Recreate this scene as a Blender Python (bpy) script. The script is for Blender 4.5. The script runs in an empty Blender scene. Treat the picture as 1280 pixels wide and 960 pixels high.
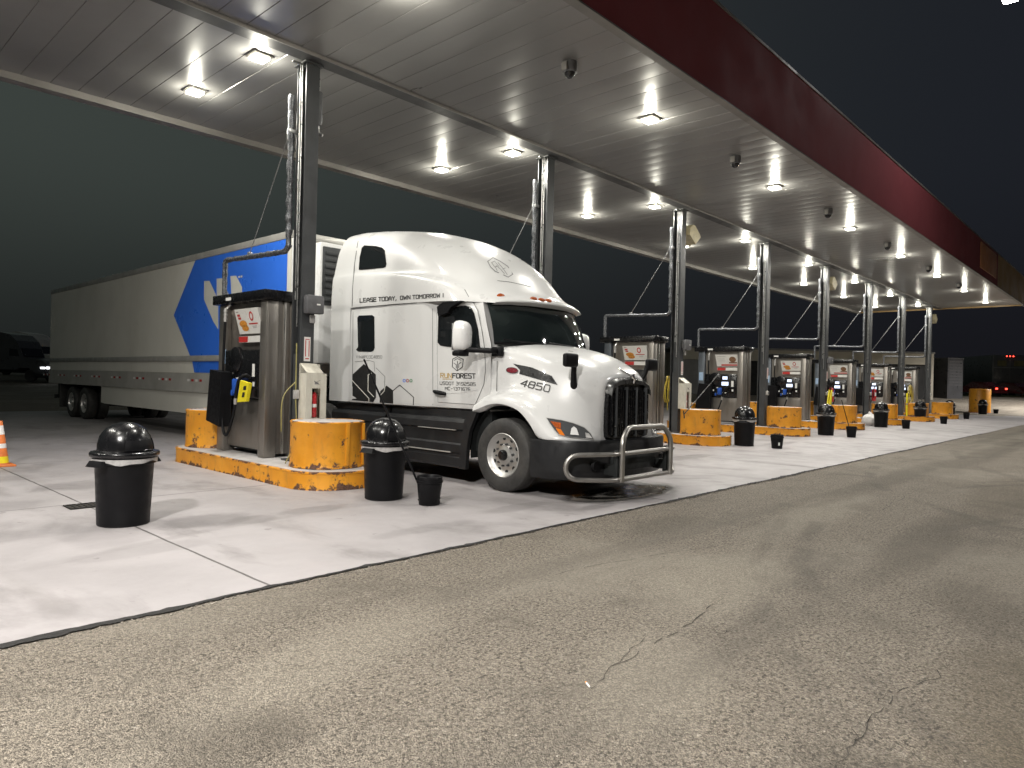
import bpy, bmesh, math, random
from mathutils import Vector, Matrix
from mathutils.bvhtree import BVHTree
random.seed(7)
SC = bpy.context.scene
COL = SC.collection
R = math.radians

# ------------------------------------------------------------------ mesh helpers
class MB:
    def __init__(s): s.v = []; s.f = []; s.m = []
    def add(s, vs, fs, mi=0):
        n = len(s.v); s.v += [tuple(v) for v in vs]
        for f in fs: s.f.append([i + n for i in f]); s.m.append(mi)
        return s
    def box(s, x0, y0, z0, x1, y1, z1, mi=0, bev=0.0, seg=2):
        x0, x1 = sorted((x0, x1)); y0, y1 = sorted((y0, y1)); z0, z1 = sorted((z0, z1))
        vs = [(x, y, z) for x in (x0, x1) for y in (y0, y1) for z in (z0, z1)]
        fs = [(0,1,3,2),(4,6,7,5),(0,4,5,1),(2,3,7,6),(0,2,6,4),(1,5,7,3)]
        if bev <= 0: return s.add(vs, fs, mi)
        bm = bmesh.new()
        bv = [bm.verts.new(v) for v in vs]
        for f in fs: bm.faces.new([bv[i] for i in f])
        bmesh.ops.bevel(bm, geom=bm.edges[:], offset=bev, segments=seg, profile=0.5, affect='EDGES')
        return s.frombm(bm, mi)
    def frombm(s, bm, mi=0):
        bm.verts.index_update()
        s.add([v.co for v in bm.verts], [[v.index for v in f.verts] for f in bm.faces], mi)
        bm.free(); return s
    def ring(s, c, d, r, n, ref=None):
        d = Vector(d).normalized()
        a = Vector(ref) if ref is not None else (Vector((0,0,1)) if abs(d.z) < .9 else Vector((1,0,0)))
        u = d.cross(a).normalized(); w = d.cross(u)
        return [Vector(c) + u*(r*math.cos(2*math.pi*i/n)) + w*(r*math.sin(2*math.pi*i/n)) for i in range(n)]
    def cyl(s, p0, p1, r0, r1=None, n=16, mi=0, caps=True):
        r1 = r0 if r1 is None else r1
        d = Vector(p1) - Vector(p0)
        return s.loft([s.ring(p0, d, r0, n), s.ring(p1, d, r1, n)], True, caps, mi)
    def loft(s, rings, closed=True, caps=True, mi=0):
        n = len(rings[0]); vs = [p for r in rings for p in r]; fs = []
        for k in range(len(rings)-1):
            for i in range(n if closed else n-1):
                j = (i+1) % n
                fs.append((k*n+i, k*n+j, (k+1)*n+j, (k+1)*n+i))
        if caps and closed:
            fs.append(tuple(range(n-1, -1, -1))); fs.append(tuple((len(rings)-1)*n+i for i in range(n)))
        return s.add(vs, fs, mi)
    def tube(s, pts, r, n=8, mi=0, caps=True, closed=False):
        P = [Vector(p) for p in pts]; rings = []
        u = None
        for i, p in enumerate(P):
            if closed: t = (P[(i+1) % len(P)] - P[i-1])
            else: t = P[min(i+1, len(P)-1)] - P[max(i-1, 0)]
            t.normalize()
            if u is None:
                a = Vector((0,0,1)) if abs(t.z) < .9 else Vector((1,0,0))
                u = t.cross(a).normalized()
            else: u = (u - t*u.dot(t)).normalized()
            w = t.cross(u)
            rr = r[i] if isinstance(r, (list, tuple)) else r
            rings.append([p + u*(rr*math.cos(2*math.pi*k/n)) + w*(rr*math.sin(2*math.pi*k/n)) for k in range(n)])
        if closed: rings.append(rings[0]); caps = False
        return s.loft(rings, True, caps, mi)
    def lathe(s, prof, c=(0,0,0), axis='Z', n=32, mi=0, a0=0, a1=2*math.pi):
        full = abs(a1-a0-2*math.pi) < 1e-6
        rings = []
        for k in range(n if full else n+1):
            a = a0 + (a1-a0)*k/n; ca, sa = math.cos(a), math.sin(a); ring = []
            for r, h in prof:
                p = (r*ca, r*sa, h) if axis == 'Z' else ((h, r*ca, r*sa) if axis == 'X' else (r*ca, h, r*sa))
                ring.append((c[0]+p[0], c[1]+p[1], c[2]+p[2]))
            rings.append(ring)
        if full: rings.append(rings[0])
        return s.loft(rings, False, False, mi)
    def prism(s, poly, fn0, fn1, mi=0):
        n = len(poly)
        vs = [fn0(*p) for p in poly] + [fn1(*p) for p in poly]
        fs = [tuple(range(n)), tuple(range(2*n-1, n-1, -1))] + [(i, n+i, n+(i+1) % n, (i+1) % n) for i in range(n)]
        return s.add(vs, fs, mi)
    def build(s, name, mats, parent=None, smooth=True, world=True, ang=38, weld=True):
        me = bpy.data.meshes.new(name)
        off = Vector((0,0,0))
        if parent is not None and world:
            q = parent
            while q is not None: off = off + q.location; q = q.parent
        me.from_pydata([(v[0]-off.x, v[1]-off.y, v[2]-off.z) for v in s.v], [], s.f)
        for p, m in zip(me.polygons, s.m): p.material_index = m
        bm = bmesh.new(); bm.from_mesh(me)
        if weld: bmesh.ops.remove_doubles(bm, verts=bm.verts[:], dist=2e-5)
        bmesh.ops.recalc_face_normals(bm, faces=bm.faces[:])
        bm.to_mesh(me); bm.free()
        for m in (mats if isinstance(mats, (list, tuple)) else [mats]): me.materials.append(m)
        if smooth:
            for p in me.polygons: p.use_smooth = True
            me.set_sharp_from_angle(angle=R(ang))
        o = bpy.data.objects.new(name, me); COL.objects.link(o)
        if parent is not None: o.parent = parent
        return o

def fillet(pts, r, k=5, closed=False):
    P = [Vector(p) for p in pts]; out = []; n = len(P)
    for i in range(n):
        if not closed and i in (0, n-1): out.append(P[i]); continue
        a, b, c = P[i-1], P[i], P[(i+1) % n]
        d0 = min(r, (a-b).length*.49); d1 = min(r, (c-b).length*.49)
        p0 = b + (a-b).normalized()*d0; p1 = b + (c-b).normalized()*d1
        for t in range(k+1):
            t /= k; out.append(p0*(1-t)**2 + b*2*t*(1-t) + p1*t*t)
    return out
def rrect(x0, y0, x1, y1, r, k=4):
    return [(p.x, p.y) for p in fillet([(x0,y0,0),(x1,y0,0),(x1,y1,0),(x0,y1,0)], r, k, True)]

def tag(o, label=None, cat=None, group=None, kind=None):
    if label: o['label'] = label
    if cat: o['category'] = cat
    if group: o['group'] = group
    if kind: o['kind'] = kind
    return o
def thing(name, label, cat, loc=(0,0,0), group=None, rz=0):
    o = bpy.data.objects.new(name, None); COL.objects.link(o)
    o.location = loc; o.rotation_euler = (0,0,rz); o.empty_display_size = .2
    return tag(o, label, cat, group)
def dup(root, loc, label, rz=None):
    r = root.copy(); COL.objects.link(r); r.location = loc; r['label'] = label
    if rz is not None: r.rotation_euler = (0,0,rz)
    for ch in list(root.children):
        c = ch.copy(); COL.objects.link(c); c.parent = r
        for g in list(ch.children):
            d = g.copy(); COL.objects.link(d); d.parent = c
    return r
ORD = ['nearest','second','third','fourth','fifth','sixth','seventh','farthest']

# ------------------------------------------------------------------ materials
class NT:
    def __init__(s, m): s.nt = m.node_tree; s.nt.nodes.clear()
    def n(s, t, **kw):
        nd = s.nt.nodes.new(t)
        for k, v in kw.items():
            if k.startswith('_'): setattr(nd, k[1:], v); continue
            key = int(k[1:]) if k[0] == 'i' and k[1:].isdigit() else k.replace('__', ' ')
            sk = nd.inputs[key]
            if isinstance(v, bpy.types.NodeSocket): s.nt.links.new(v, sk)
            elif isinstance(v, (tuple, list)) and sk.type == 'RGBA' and len(v) == 3: sk.default_value = (*v, 1)
            else: sk.default_value = v
        return nd
    def math(s, op, a, b=0.0, c=0.0, clamp=False):
        return s.n('ShaderNodeMath', _operation=op, _use_clamp=clamp, i0=a, i1=b, i2=c).outputs[0]
    def mix(s, f, a, b, mode='MIX'):
        nd = s.nt.nodes.new('ShaderNodeMix'); nd.data_type = 'RGBA'; nd.blend_type = mode
        for idx, v in ((0, f), (6, a), (7, b)):
            if isinstance(v, bpy.types.NodeSocket): s.nt.links.new(v, nd.inputs[idx])
            elif idx: nd.inputs[idx].default_value = (*v, 1) if len(v) == 3 else v
            else: nd.inputs[idx].default_value = v
        return nd.outputs[2]
    def ramp(s, f, lo, hi, a=0.0, b=1.0):
        return s.n('ShaderNodeMapRange', _clamp=True, _interpolation_type='SMOOTHSTEP', i0=f, i1=lo, i2=hi, i3=a, i4=b).outputs[0]
    def noise(s, vec, scale, detail=4, rough=.55, dist=0.0):
        return s.n('ShaderNodeTexNoise', Vector=vec, Scale=scale, Detail=detail, Roughness=rough, Distortion=dist).outputs[0]
    def scale(s, vec, sc):
        return s.n('ShaderNodeMapping', Vector=vec, Scale=sc).outputs[0]
    def obj(s): return s.n('ShaderNodeTexCoord').outputs['Object']
    def bump(s, h, strength=.3, dist=.01):
        return s.n('ShaderNodeBump', Strength=strength, Distance=dist, Height=h).outputs[0]
    def out(s, bsdf): s.n('ShaderNodeOutputMaterial', Surface=bsdf)
    def pbsdf(s, **kw): return s.n('ShaderNodeBsdfPrincipled', **kw).outputs[0]
def newmat(name):
    m = bpy.data.materials.new(name); m.use_nodes = True
    return m, NT(m)
def pm(name, col, rough=.5, metal=0.0, var=.12, vs=3.0, dirt=None, damt=0.0, dscale=(1.2,1.2,1.2), bump=0.0, bs=60, coat=0.0, rvar=.1, spec=.5):
    """procedural surface: base colour with noise variation, optional grime of its own shape, fine bump"""
    m, t = newmat(name); P = t.obj()
    nz = t.noise(P, vs, 5)
    c = t.mix(t.ramp(nz, .3, .7), tuple(x*(1-var) for x in col), tuple(min(1, x*(1+var)) for x in col))
    if dirt:
        d = t.noise(t.scale(P, dscale), 2.2, 6, .6)
        c = t.mix(t.math('MULTIPLY', t.ramp(d, .38, .85), damt), c, dirt)
    rg = t.ramp(t.noise(P, vs*2.3, 4), .3, .7, max(0, rough-rvar), min(1, rough+rvar))
    kw = dict(Base__Color=c, Roughness=rg, Metallic=metal, Coat__Weight=coat, Coat__Roughness=.08)
    kw['Specular__IOR__Level'] = spec
    if bump: kw['Normal'] = t.bump(t.noise(P, bs, 4), bump, .01)
    t.out(t.pbsdf(**kw)); return m
def emat(name, col, strength):
    m, t = newmat(name); t.out(t.n('ShaderNodeEmission', Color=(*col, 1), Strength=strength).outputs[0]); return m

M = {}
M['white'] = pm('white truck paint', (.67,.67,.66), .30, 0, .0, 1.2, coat=.5, rvar=.03)
M['white2'] = pm('white plastic housing', (.8,.8,.79), .32, 0, .03, 2, coat=.3)
M['trailer'] = pm('trailer side paint', (.76,.74,.67), .42, 0, .03, .4, (.46,.43,.36), .3, (.5,.5,.25))
M['blue'] = pm('blue trailer livery', (.036,.175,.80), .35, 0, .06, .7)
M['alu'] = pm('aluminium rail', (.50,.49,.46), .4, .35, .1, 2, (.3,.28,.25), .4)
M['skirt'] = pm('grey trailer skirt', (.42,.41,.38), .5, 0, .08, 1, (.25,.23,.19), .5)
M['blackp'] = pm('black textured plastic', (.007,.007,.008), .45, 0, .15, 6, (.014,.0135,.013), .3, spec=.16, bump=.08, bs=160)
M['darkfair'] = pm('dark fairing plastic', (.016,.0165,.018), .42, 0, .12, 4, (.045,.043,.04), .35, spec=.35, bump=.06, bs=120)
M['gloss'] = pm('glossy black plastic', (.007,.007,.008), .24, 0, .1, 6, coat=.0, rvar=.06)
M['rubber'] = pm('tyre rubber', (.030,.029,.028), .68, 0, .2, 8, (.10,.095,.085), .5, bump=.15, bs=90)
M['dark'] = pm('black undercarriage', (.010,.012,.012), .7, 0, .2, 5)
M['chrome'] = pm('polished aluminium', (.56,.55,.53), .40, .75, .06, 6, (.4,.38,.35), .3)
M['steelbar'] = pm('satin stainless tube', (.42,.405,.38), .42, .9, .05, 2, (.3,.28,.25), .3)
M['chromed'] = pm('chrome trim', (.85,.85,.85), .08, 1, .03, 5, rvar=.03)
M['grille'] = pm('black grille metal', (.012,.012,.013), .3, .3, .2, 8)
M['amber'] = pm('amber lens', (.75,.20,.02), .2, 0, .1, 20, coat=.5)
M['ambdark'] = pm('dull amber reflector', (.42,.09,.02), .25, 0, .1, 20, coat=.4)
M['redlens'] = pm('red reflector', (.45,.02,.02), .25, 0, .1, 20, coat=.4)
M['badge'] = pm('dark red badge', (.17,.012,.022), .25, 0, .1, 20, coat=.6)
M['ink'] = pm('black lettering vinyl', (.018,.018,.018), .45, 0, .1, 10)
M['inkgrey'] = pm('grey lettering vinyl', (.22,.22,.22), .45, 0, .1, 10)
M['gold'] = pm('gold lettering vinyl', (.50,.33,.10), .45, 0, .1, 10)
M['palelogo'] = pm('pale livery strokes', (.70,.69,.63), .4, 0, .05, 2)
M['yellow'] = None
M['colgrey'] = pm('dark grey column paint', (.052,.055,.058), .42, 0, .15, 2, (.03,.028,.025), .5, (3,3,.6), bump=.05, bs=40)
M['boxgrey'] = pm('grey speaker box plastic', (.10,.10,.105), .55, 0, .15, 8, bump=.3, bs=200)
M['foil'] = pm('taped pipe lagging', (.10,.105,.115), .30, .5, .45, 22, (.4,.4,.4), .5, (30,30,30), bump=.7, bs=45)
M['steelpipe'] = pm('bare steel pipe', (.42,.42,.41), .35, .9, .15, 8)
M['wire'] = pm('galvanised cable', (.40,.40,.40), .4, .8, .1, 30)
M['creambox'] = pm('cream cabinet enamel', (.66,.63,.54), .45, 0, .06, 6, (.38,.33,.25), .5, (6,6,2))
M['redpaint'] = pm('red extinguisher paint', (.42,.02,.025), .3, 0, .1, 8, coat=.4)
M['paper'] = pm('white printed paper', (.78,.77,.74), .6, 0, .04, 8)
M['adwhite'] = pm('printed poster', (.75,.74,.70), .35, 0, .03, 8)
M['adred'] = pm('poster red ink', (.50,.035,.03), .4, 0, .08, 20)
M['adorange'] = pm('poster orange ink', (.62,.26,.04), .4, 0, .25, 60)
M['adbrown'] = pm('poster brown ink', (.20,.10,.05), .4, 0, .5, 40)
M['adgrey'] = pm('poster grey ink', (.30,.29,.28), .4, 0, .2, 30)
M['pumpblue'] = pm('blue grey pump cladding', (.12,.135,.155), .42, .4, .06, 3)
M['labelblue'] = pm('pale blue notice', (.36,.50,.68), .5, 0, .08, 20)
M['yellowtag'] = pm('bright yellow tag', (.78,.66,.02), .45, 0, .06, 12)
M['yellowhose'] = pm('yellow hose', (.62,.47,.06), .45, 0, .15, 12)
M['oldhose'] = pm('olive yellow cable', (.30,.27,.10), .5, 0, .15, 12)
M['bluepl'] = pm('blue plastic', (.02,.09,.42), .35, 0, .1, 12)
M['bag'] = pm('white plastic bag', (.74,.72,.70), .35, 0, .06, 14, bump=.5, bs=24)
M['liner'] = pm('grey bin liner', (.42,.41,.40), .35, 0, .15, 18, bump=.5, bs=40)
M['coneor'] = pm('orange cone plastic', (.62,.16,.03), .5, 0, .12, 12, (.3,.2,.12), .4)
M['reflw'] = pm('white reflective band', (.78,.76,.74), .4, 0, .05, 12)
M['iron'] = pm('cast iron grate', (.03,.028,.026), .6, .5, .2, 12)
M['rustpole'] = pm('grey pole paint', (.18,.18,.18), .5, .2, .1, 3)
M['buildcream'] = pm('cream building wall', (.44,.41,.34), .75, 0, .08, .6, (.28,.25,.2), .4, (.3,.3,.1))
M['builddark'] = pm('dark bay opening', (.02,.02,.02), .8, 0, .2, 1)
M['fardark'] = pm('dark lorry paint', (.075,.075,.08), .35, 0, .15, 1, coat=.4)
M['fargrey'] = pm('grey lorry panel', (.17,.17,.17), .45, 0, .15, 1)
M['farwhite'] = pm('dull white lorry paint', (.75,.72,.66), .4, 0, .1, 1)
M['reefer'] = pm('dark louvre plastic', (.05,.053,.055), .5, 0, .15, 4)
M['floodcream'] = pm('aged cream lamp housing', (.52,.46,.30), .5, 0, .15, 8)
M['screen'] = emat('lit pump screen', (.72,.80,1.0), 1.4)
M['lens'] = emat('canopy lamp lens', (1.0,.975,.90), 7)
M['lensside'] = emat('canopy lamp lens rim', (1.0,.96,.72), 5)
M['headlit'] = emat('lit headlamp', (.95,.97,1.0), 6)
M['taillit'] = emat('lit red tail lamp', (1.0,.05,.03), 5)
M['polelit'] = emat('pole lamp lens', (.95,.97,1.0), 60)

# glass: dark, smooth, coated
m, t = newmat('dark tinted glass')
t.out(t.pbsdf(Base__Color=(.010,.012,.013), Roughness=.05, Coat__Weight=.3)); M['glass'] = m
m, t = newmat('windscreen glass')
P = t.obj()
t.out(t.pbsdf(Base__Color=t.mix(t.ramp(t.noise(P, 1.5, 3), .4, .7), (.010,.014,.014), (.022,.028,.027)), Roughness=.04, Coat__Weight=.4)); M['wind'] = m
m, t = newmat('clear headlamp cover')
t.out(t.pbsdf(Base__Color=(.13,.135,.14), Roughness=.18, Metallic=.4, Coat__Weight=1.0)); M['hlens'] = m

# chipped yellow paint with rust, more of it at edges that get kicked
def yellow_mat(name, z_lo, z_hi, bias):
    m, t = newmat(name); P = t.obj()
    sep = t.n('ShaderNodeSeparateXYZ', Vector=P)
    loc = t.n('ShaderNodeObjectInfo').outputs['Random']
    PP = t.n('ShaderNodeVectorMath', _operation='ADD', i0=P, i1=t.n('ShaderNodeCombineXYZ', X=t.math('MULTIPLY', loc, 40.0), Y=t.math('MULTIPLY', loc, 17.0)).outputs[0]).outputs[0]
    edge = t.math('MAXIMUM', t.ramp(sep.outputs[2], z_lo+.10, z_lo, 0, 1), t.ramp(sep.outputs[2], z_hi-.04, z_hi, 0, 1))
    nz = t.noise(PP, 5.0, 8, .62); fine = t.noise(PP, 22, 5, .6)
    f = t.math('ADD', t.math('MULTIPLY', nz, .75), t.math('MULTIPLY', fine, .25))
    f = t.math('ADD', f, t.math('MULTIPLY', edge, bias))
    chip = t.ramp(f, .598, .618)
    halo = t.ramp(f, .55, .62)
    tone = t.noise(PP, 2.0, 5)
    y = t.mix(t.ramp(tone, .3, .7), (.66,.262,.012), (.80,.35,.026))
    y = t.mix(t.math('MULTIPLY', halo, .5), y, (.30,.13,.03))
    grime = t.noise(t.scale(PP, (3,3,.8)), 3, 6, .65)
    y = t.mix(t.math('MULTIPLY', t.ramp(grime, .5, .8), .45), y, (.22,.15,.06))
    rust = t.mix(t.ramp(t.noise(PP, 40, 4), .35, .65), (.055,.026,.015), (.15,.07,.04))
    c = t.mix(chip, y, rust)
    h = t.math('ADD', t.math('MULTIPLY', chip, -.6), t.math('MULTIPLY', t.noise(PP, 60, 4), .25))
    t.out(t.pbsdf(Base__Color=c, Roughness=t.math('ADD', t.math('MULTIPLY', chip, .35), .42), Normal=t.bump(h, .5, .008)))
    return m
M['ybar'] = yellow_mat('chipped yellow barrel paint', 0.0, .66, .11)
M['ycurb'] = yellow_mat('chipped yellow kerb paint', 0.0, .25, .125)
M['ytall'] = yellow_mat('orange bollard paint', 0.0, 1.7, .02)

# brushed stainless
def brushed(name, col, rough):
    m, t = newmat(name); P = t.obj()
    st = t.noise(t.scale(P, (90,90,1.2)), 1.0, 4, .6)
    sm = t.noise(t.scale(P, (2,2,.7)), 1.5, 5, .6)
    c = t.mix(t.ramp(st, .3, .7), tuple(x*.86 for x in col), col)
    c = t.mix(t.math('MULTIPLY', t.ramp(sm, .45, .75), .55), c, (.16,.125,.095))
    t.out(t.pbsdf(Base__Color=c, Metallic=.85, Roughness=t.ramp(st, .3, .7, rough-.06, rough+.1), Normal=t.bump(st, .06, .004)))
    return m
M['steel'] = brushed('brushed stainless cladding', (.32,.298,.272), .40)
M['steelhi'] = brushed('bright stainless trim', (.62,.60,.56), .3)

# ceiling metal
m, t = newmat('grey canopy soffit metal'); P = t.obj()
st = t.noise(t.scale(P, (.5,.22,1)), 1.0, 6, .6); sp = t.noise(P, 3.2, 5, .6)
c = t.mix(t.ramp(st, .35, .7), (.215,.212,.21), (.265,.262,.258))
c = t.mix(t.math('MULTIPLY', t.ramp(sp, .45, .85), .2), c, (.20,.19,.185))
t.out(t.pbsdf(Base__Color=c, Metallic=.3, Roughness=t.ramp(st, .3, .7, .27, .38), Normal=t.bump(t.noise(P, 1.3, 3), .06, .02))); M['soffit'] = m
M['soffdark'] = pm('dark canopy beam', (.05,.05,.052), .5, .2, .1, 1)
M['lip'] = pm('pale canopy edge trim', (.20,.19,.18), .5, .2, .15, 1)
M['fascia'] = pm('dark red canopy fascia', (.23,.055,.066), .75, 0, .04, .4, (.20,.05,.06), .3, (.3,.3,.8), spec=.2)
M['fasciay'] = pm('faded yellow canopy fascia', (.36,.23,.085), .5, 0, .08, .5, (.26,.16,.06), .3)
M['fasciap'] = pm('tan canopy sign panel', (.50,.22,.10), .5, 0, .12, 1.5)
M['roof'] = pm('grey canopy roofing', (.2,.2,.2), .7)

# asphalt
DK, LT, BR = (.10,.083,.062), (.42,.375,.30), (.135,.108,.070)
ASPH_PATCHES = [(2.55,.55,.75,.42,.6,.55,DK),(1.55,1.6,.6,.3,.9,.35,DK),(3.1,.05,1.0,.6,.5,.55,BR),(4.1,.2,1.3,.6,.2,.55,BR),(5.2,2.5,1.2,.5,.1,.5,LT),(3.2,1.9,.7,.4,.4,.4,LT),
 (9.0,3.0,2.4,.35,.05,.45,LT),(8.2,1.7,2.2,.30,.04,.5,DK),(13.5,3.3,4.0,.30,.02,.45,DK),(12.5,1.6,3.0,.5,.05,.4,BR),(20,3.0,6,.4,.0,.4,DK),(18,1.0,5,.7,.0,.35,BR),(6.8,3.9,.9,.25,.1,.45,DK),(2.2,3.3,1.1,.35,.3,.35,LT),(5.9,.9,.9,.35,.3,.45,DK),(1.3,2.7,.45,.25,.5,.4,DK)]
m, t = newmat('worn asphalt'); P = t.obj()
vo = t.n('ShaderNodeTexVoronoi', Vector=P, Scale=135.0, Randomness=1.0)
vo2 = t.n('ShaderNodeTexVoronoi', Vector=P, Scale=58.0, Randomness=1.0)
cellv = t.n('ShaderNodeSeparateColor', Color=vo.outputs['Color']).outputs[0]
cellw = t.n('ShaderNodeSeparateColor', Color=vo2.outputs['Color']).outputs[1]
big = t.noise(P, .22, 5, .55, .3); med = t.noise(P, 1.1, 6, .62, .4); fin = t.noise(P, 9, 6, .65)
ag = t.mix(t.ramp(cellv, .25, 1.0), (.18,.153,.121), (.41,.353,.278))
ag = t.mix(t.ramp(cellw, .95, .98, 0, .6), ag, (.48,.43,.36))
ag = t.mix(t.ramp(t.noise(P, 42, 5, .68), .50, .59, 0, .9), ag, (.045,.036,.027))
ag = t.mix(t.ramp(fin, .35, .7, 0, .35), ag, (.32,.283,.228))
ag = t.mix(t.math('MULTIPLY', t.ramp(med, .50, .70), .5), ag, (.12,.103,.08))
ag = t.mix(t.math('MULTIPLY', t.ramp(big, .48, .66), .55), ag, (.38,.34,.275))
lane = t.noise(t.scale(P, (.05,.8,1)), 1.0, 5, .6)     # long streaks worn along the drive lane
ag = t.mix(t.math('MULTIPLY', t.ramp(lane, .50, .66), .5), ag, (.13,.113,.09))
sep = t.n('ShaderNodeSeparateXYZ', Vector=P); X, Y = sep.outputs[0], sep.outputs[1]
def ablob(cx, cy, rx, ry, rot=0.0, amp=.9, sc=1.6):
    c_, s_ = math.cos(rot), math.sin(rot)
    dx0 = t.math('SUBTRACT', X, cx); dy0 = t.math('SUBTRACT', Y, cy)
    dx = t.math('DIVIDE', t.math('ADD', t.math('MULTIPLY', dx0, c_), t.math('MULTIPLY', dy0, s_)), rx)
    dy = t.math('DIVIDE', t.math('SUBTRACT', t.math('MULTIPLY', dy0, c_), t.math('MULTIPLY', dx0, s_)), ry)
    d = t.math('SQRT', t.math('ADD', t.math('MULTIPLY', dx, dx), t.math('MULTIPLY', dy, dy)))
    return t.ramp(t.math('ADD', d, t.math('MULTIPLY', t.math('SUBTRACT', t.noise(P, sc, 6, .65, .4), .5), amp)), 1.25, .5)
# worn patches of the lot: (x, y, half sizes, turn, strength, colour)
for (cx, cy, rx, ry, ro, k, cc) in ASPH_PATCHES:
    ag = t.mix(t.math('MULTIPLY', ablob(cx, cy, rx, ry, ro), k), ag, t.mix(t.ramp(cellv, .2, 1.0), tuple(q*.72 for q in cc), tuple(q*1.25 for q in cc)))
# tyre arcs left by turning trucks
for (cx, cy, r_, wd, k) in ((9.5,-6.5,9.2,.13,.30),(9.5,-6.5,9.55,.10,.22),(15.5,-3.5,7.4,.14,.32),(6.0,-9.0,10.9,.12,.22),(22,-9,12.6,.18,.3)):
    rr_ = t.math('SQRT', t.math('ADD', t.math('POWER', t.math('SUBTRACT', X, cx), 2.0), t.math('POWER', t.math('SUBTRACT', Y, cy), 2.0)))
    m_ = t.ramp(t.math('ABSOLUTE', t.math('SUBTRACT', rr_, t.math('ADD', r_, t.math('MULTIPLY', t.noise(P, .7, 3), .3)))), wd, wd*.3)
    ag = t.mix(t.math('MULTIPLY', t.math('MULTIPLY', m_, t.ramp(t.noise(P, .9, 4), .42, .6)), k), ag, (.07,.06,.05))
h = t.math('ADD', t.math('MULTIPLY', vo.outputs['Distance'], -1.0), t.math('MULTIPLY', t.noise(P, 28, 5, .65), 2.4))
h = t.math('ADD', h, t.math('MULTIPLY', cellw, .5))
t.out(t.pbsdf(Base__Color=ag, Roughness=.78, Normal=t.bump(h, 1.0, .014))); M['asphalt'] = m
M['crack'] = pm('dark crack filler', (.06,.052,.042), .85, 0, .5, 18)

# concrete apron: panels with joints, stains, painted shadow bands, drips and an oily pool under the truck nose
m, t = newmat('stained and shade-painted concrete apron'); P = t.obj(); sep = t.n('ShaderNodeSeparateXYZ', Vector=P); X, Y = sep.outputs[0], sep.outputs[1]
wob = t.math('MULTIPLY', t.math('SUBTRACT', t.noise(P, 2.2, 4), .5), .03)
def joint(c, o, p, w):
    q = t.math('DIVIDE', t.math('SUBTRACT', t.math('ADD', c, wob), o), p)
    d = t.math('MULTIPLY', t.math('ABSOLUTE', t.math('SUBTRACT', t.math('FRACT', t.math('ADD', q, .5)), .5)), p)
    return t.ramp(d, w*.6, w*1.6, 1, 0), t.math('FLOOR', q)
jx, ix = joint(X, 2.52, 5.55, .010); jy, iy = joint(Y, 4.62, 4.36, .009)
idn = t.n('ShaderNodeTexWhiteNoise', _noise_dimensions='3D', Vector=t.n('ShaderNodeCombineXYZ', X=ix, Y=iy).outputs[0]).outputs[0]
big = t.noise(P, .5, 5, .6, .5); med = t.noise(P, 2.4, 6, .65); fin = t.noise(P, 28, 5, .65)
c = t.mix(t.ramp(big, .3, .7), (.298,.277,.278), (.385,.359,.362))
c = t.mix(t.math('MULTIPLY', idn, .16), c, (.36,.345,.34))
c = t.mix(t.math('MULTIPLY', t.ramp(fin, .45, .75), .25), c, (.36,.34,.34))
st = t.noise(t.scale(P, (1.0,.45,1)), 1.3, 6, .62, .4)
c = t.mix(t.math('MULTIPLY', t.ramp(st, .50, .68), .6), c, (.18,.166,.162))
c = t.mix(t.math('MULTIPLY', t.ramp(t.noise(P, 6.0, 4, .5), .68, .74), .55), c, (.16,.15,.145))
drip = t.noise(t.scale(P, (.9,.12,1)), 1.0, 5, .6)
c = t.mix(t.math('MULTIPLY', t.ramp(drip, .56, .70), .38), c, (.24,.225,.215))
rough = .62
def blob(cx, cy, rx, ry, amp=.55, sc=2.5):
    dx = t.math('DIVIDE', t.math('SUBTRACT', X, cx), rx); dy = t.math('DIVIDE', t.math('SUBTRACT', Y, cy), ry)
    d = t.math('SQRT', t.math('ADD', t.math('MULTIPLY', dx, dx), t.math('MULTIPLY', dy, dy)))
    return t.math('ADD', d, t.math('MULTIPLY', t.math('SUBTRACT', t.noise(P, sc, 5, .6), .5), amp))
for (cx, cy, rx, ry, k) in ((2.2,6.3,.9,.25,.22),(1.2,7.6,.8,.4,.3),(4.6,5.4,.8,.18,.28),(6.2,5.6,.7,.2,.35),(2.9,10.4,.7,.5,.35),(1.9,11.6,.9,.5,.35),(3.15,7.15,.55,.42,.55),(1.75,9.3,.6,.5,.35),(4.3,7.0,.5,.22,.45),(3.5,6.9,.35,.25,.4),(5.55,7.1,.5,.25,.5),(7.0,5.0,.5,.14,.5),(13.2,7.2,1.3,.35,.5),(18.6,7.4,1.2,.3,.5),(24,7.3,1.4,.35,.45),(10.6,6.6,1.2,.3,.4),(30,7,1.5,.4,.4)):  # stains, mixed with shadow painted in beside bins and as far bands
    c = t.mix(t.math('MULTIPLY', t.ramp(blob(cx, cy, rx, ry, .9, 2.6), 1.0, .55), k), c, (.13,.12,.118))
ob = blob(8.15, 5.42, 1.25, .50, .35, 1.6)
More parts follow.
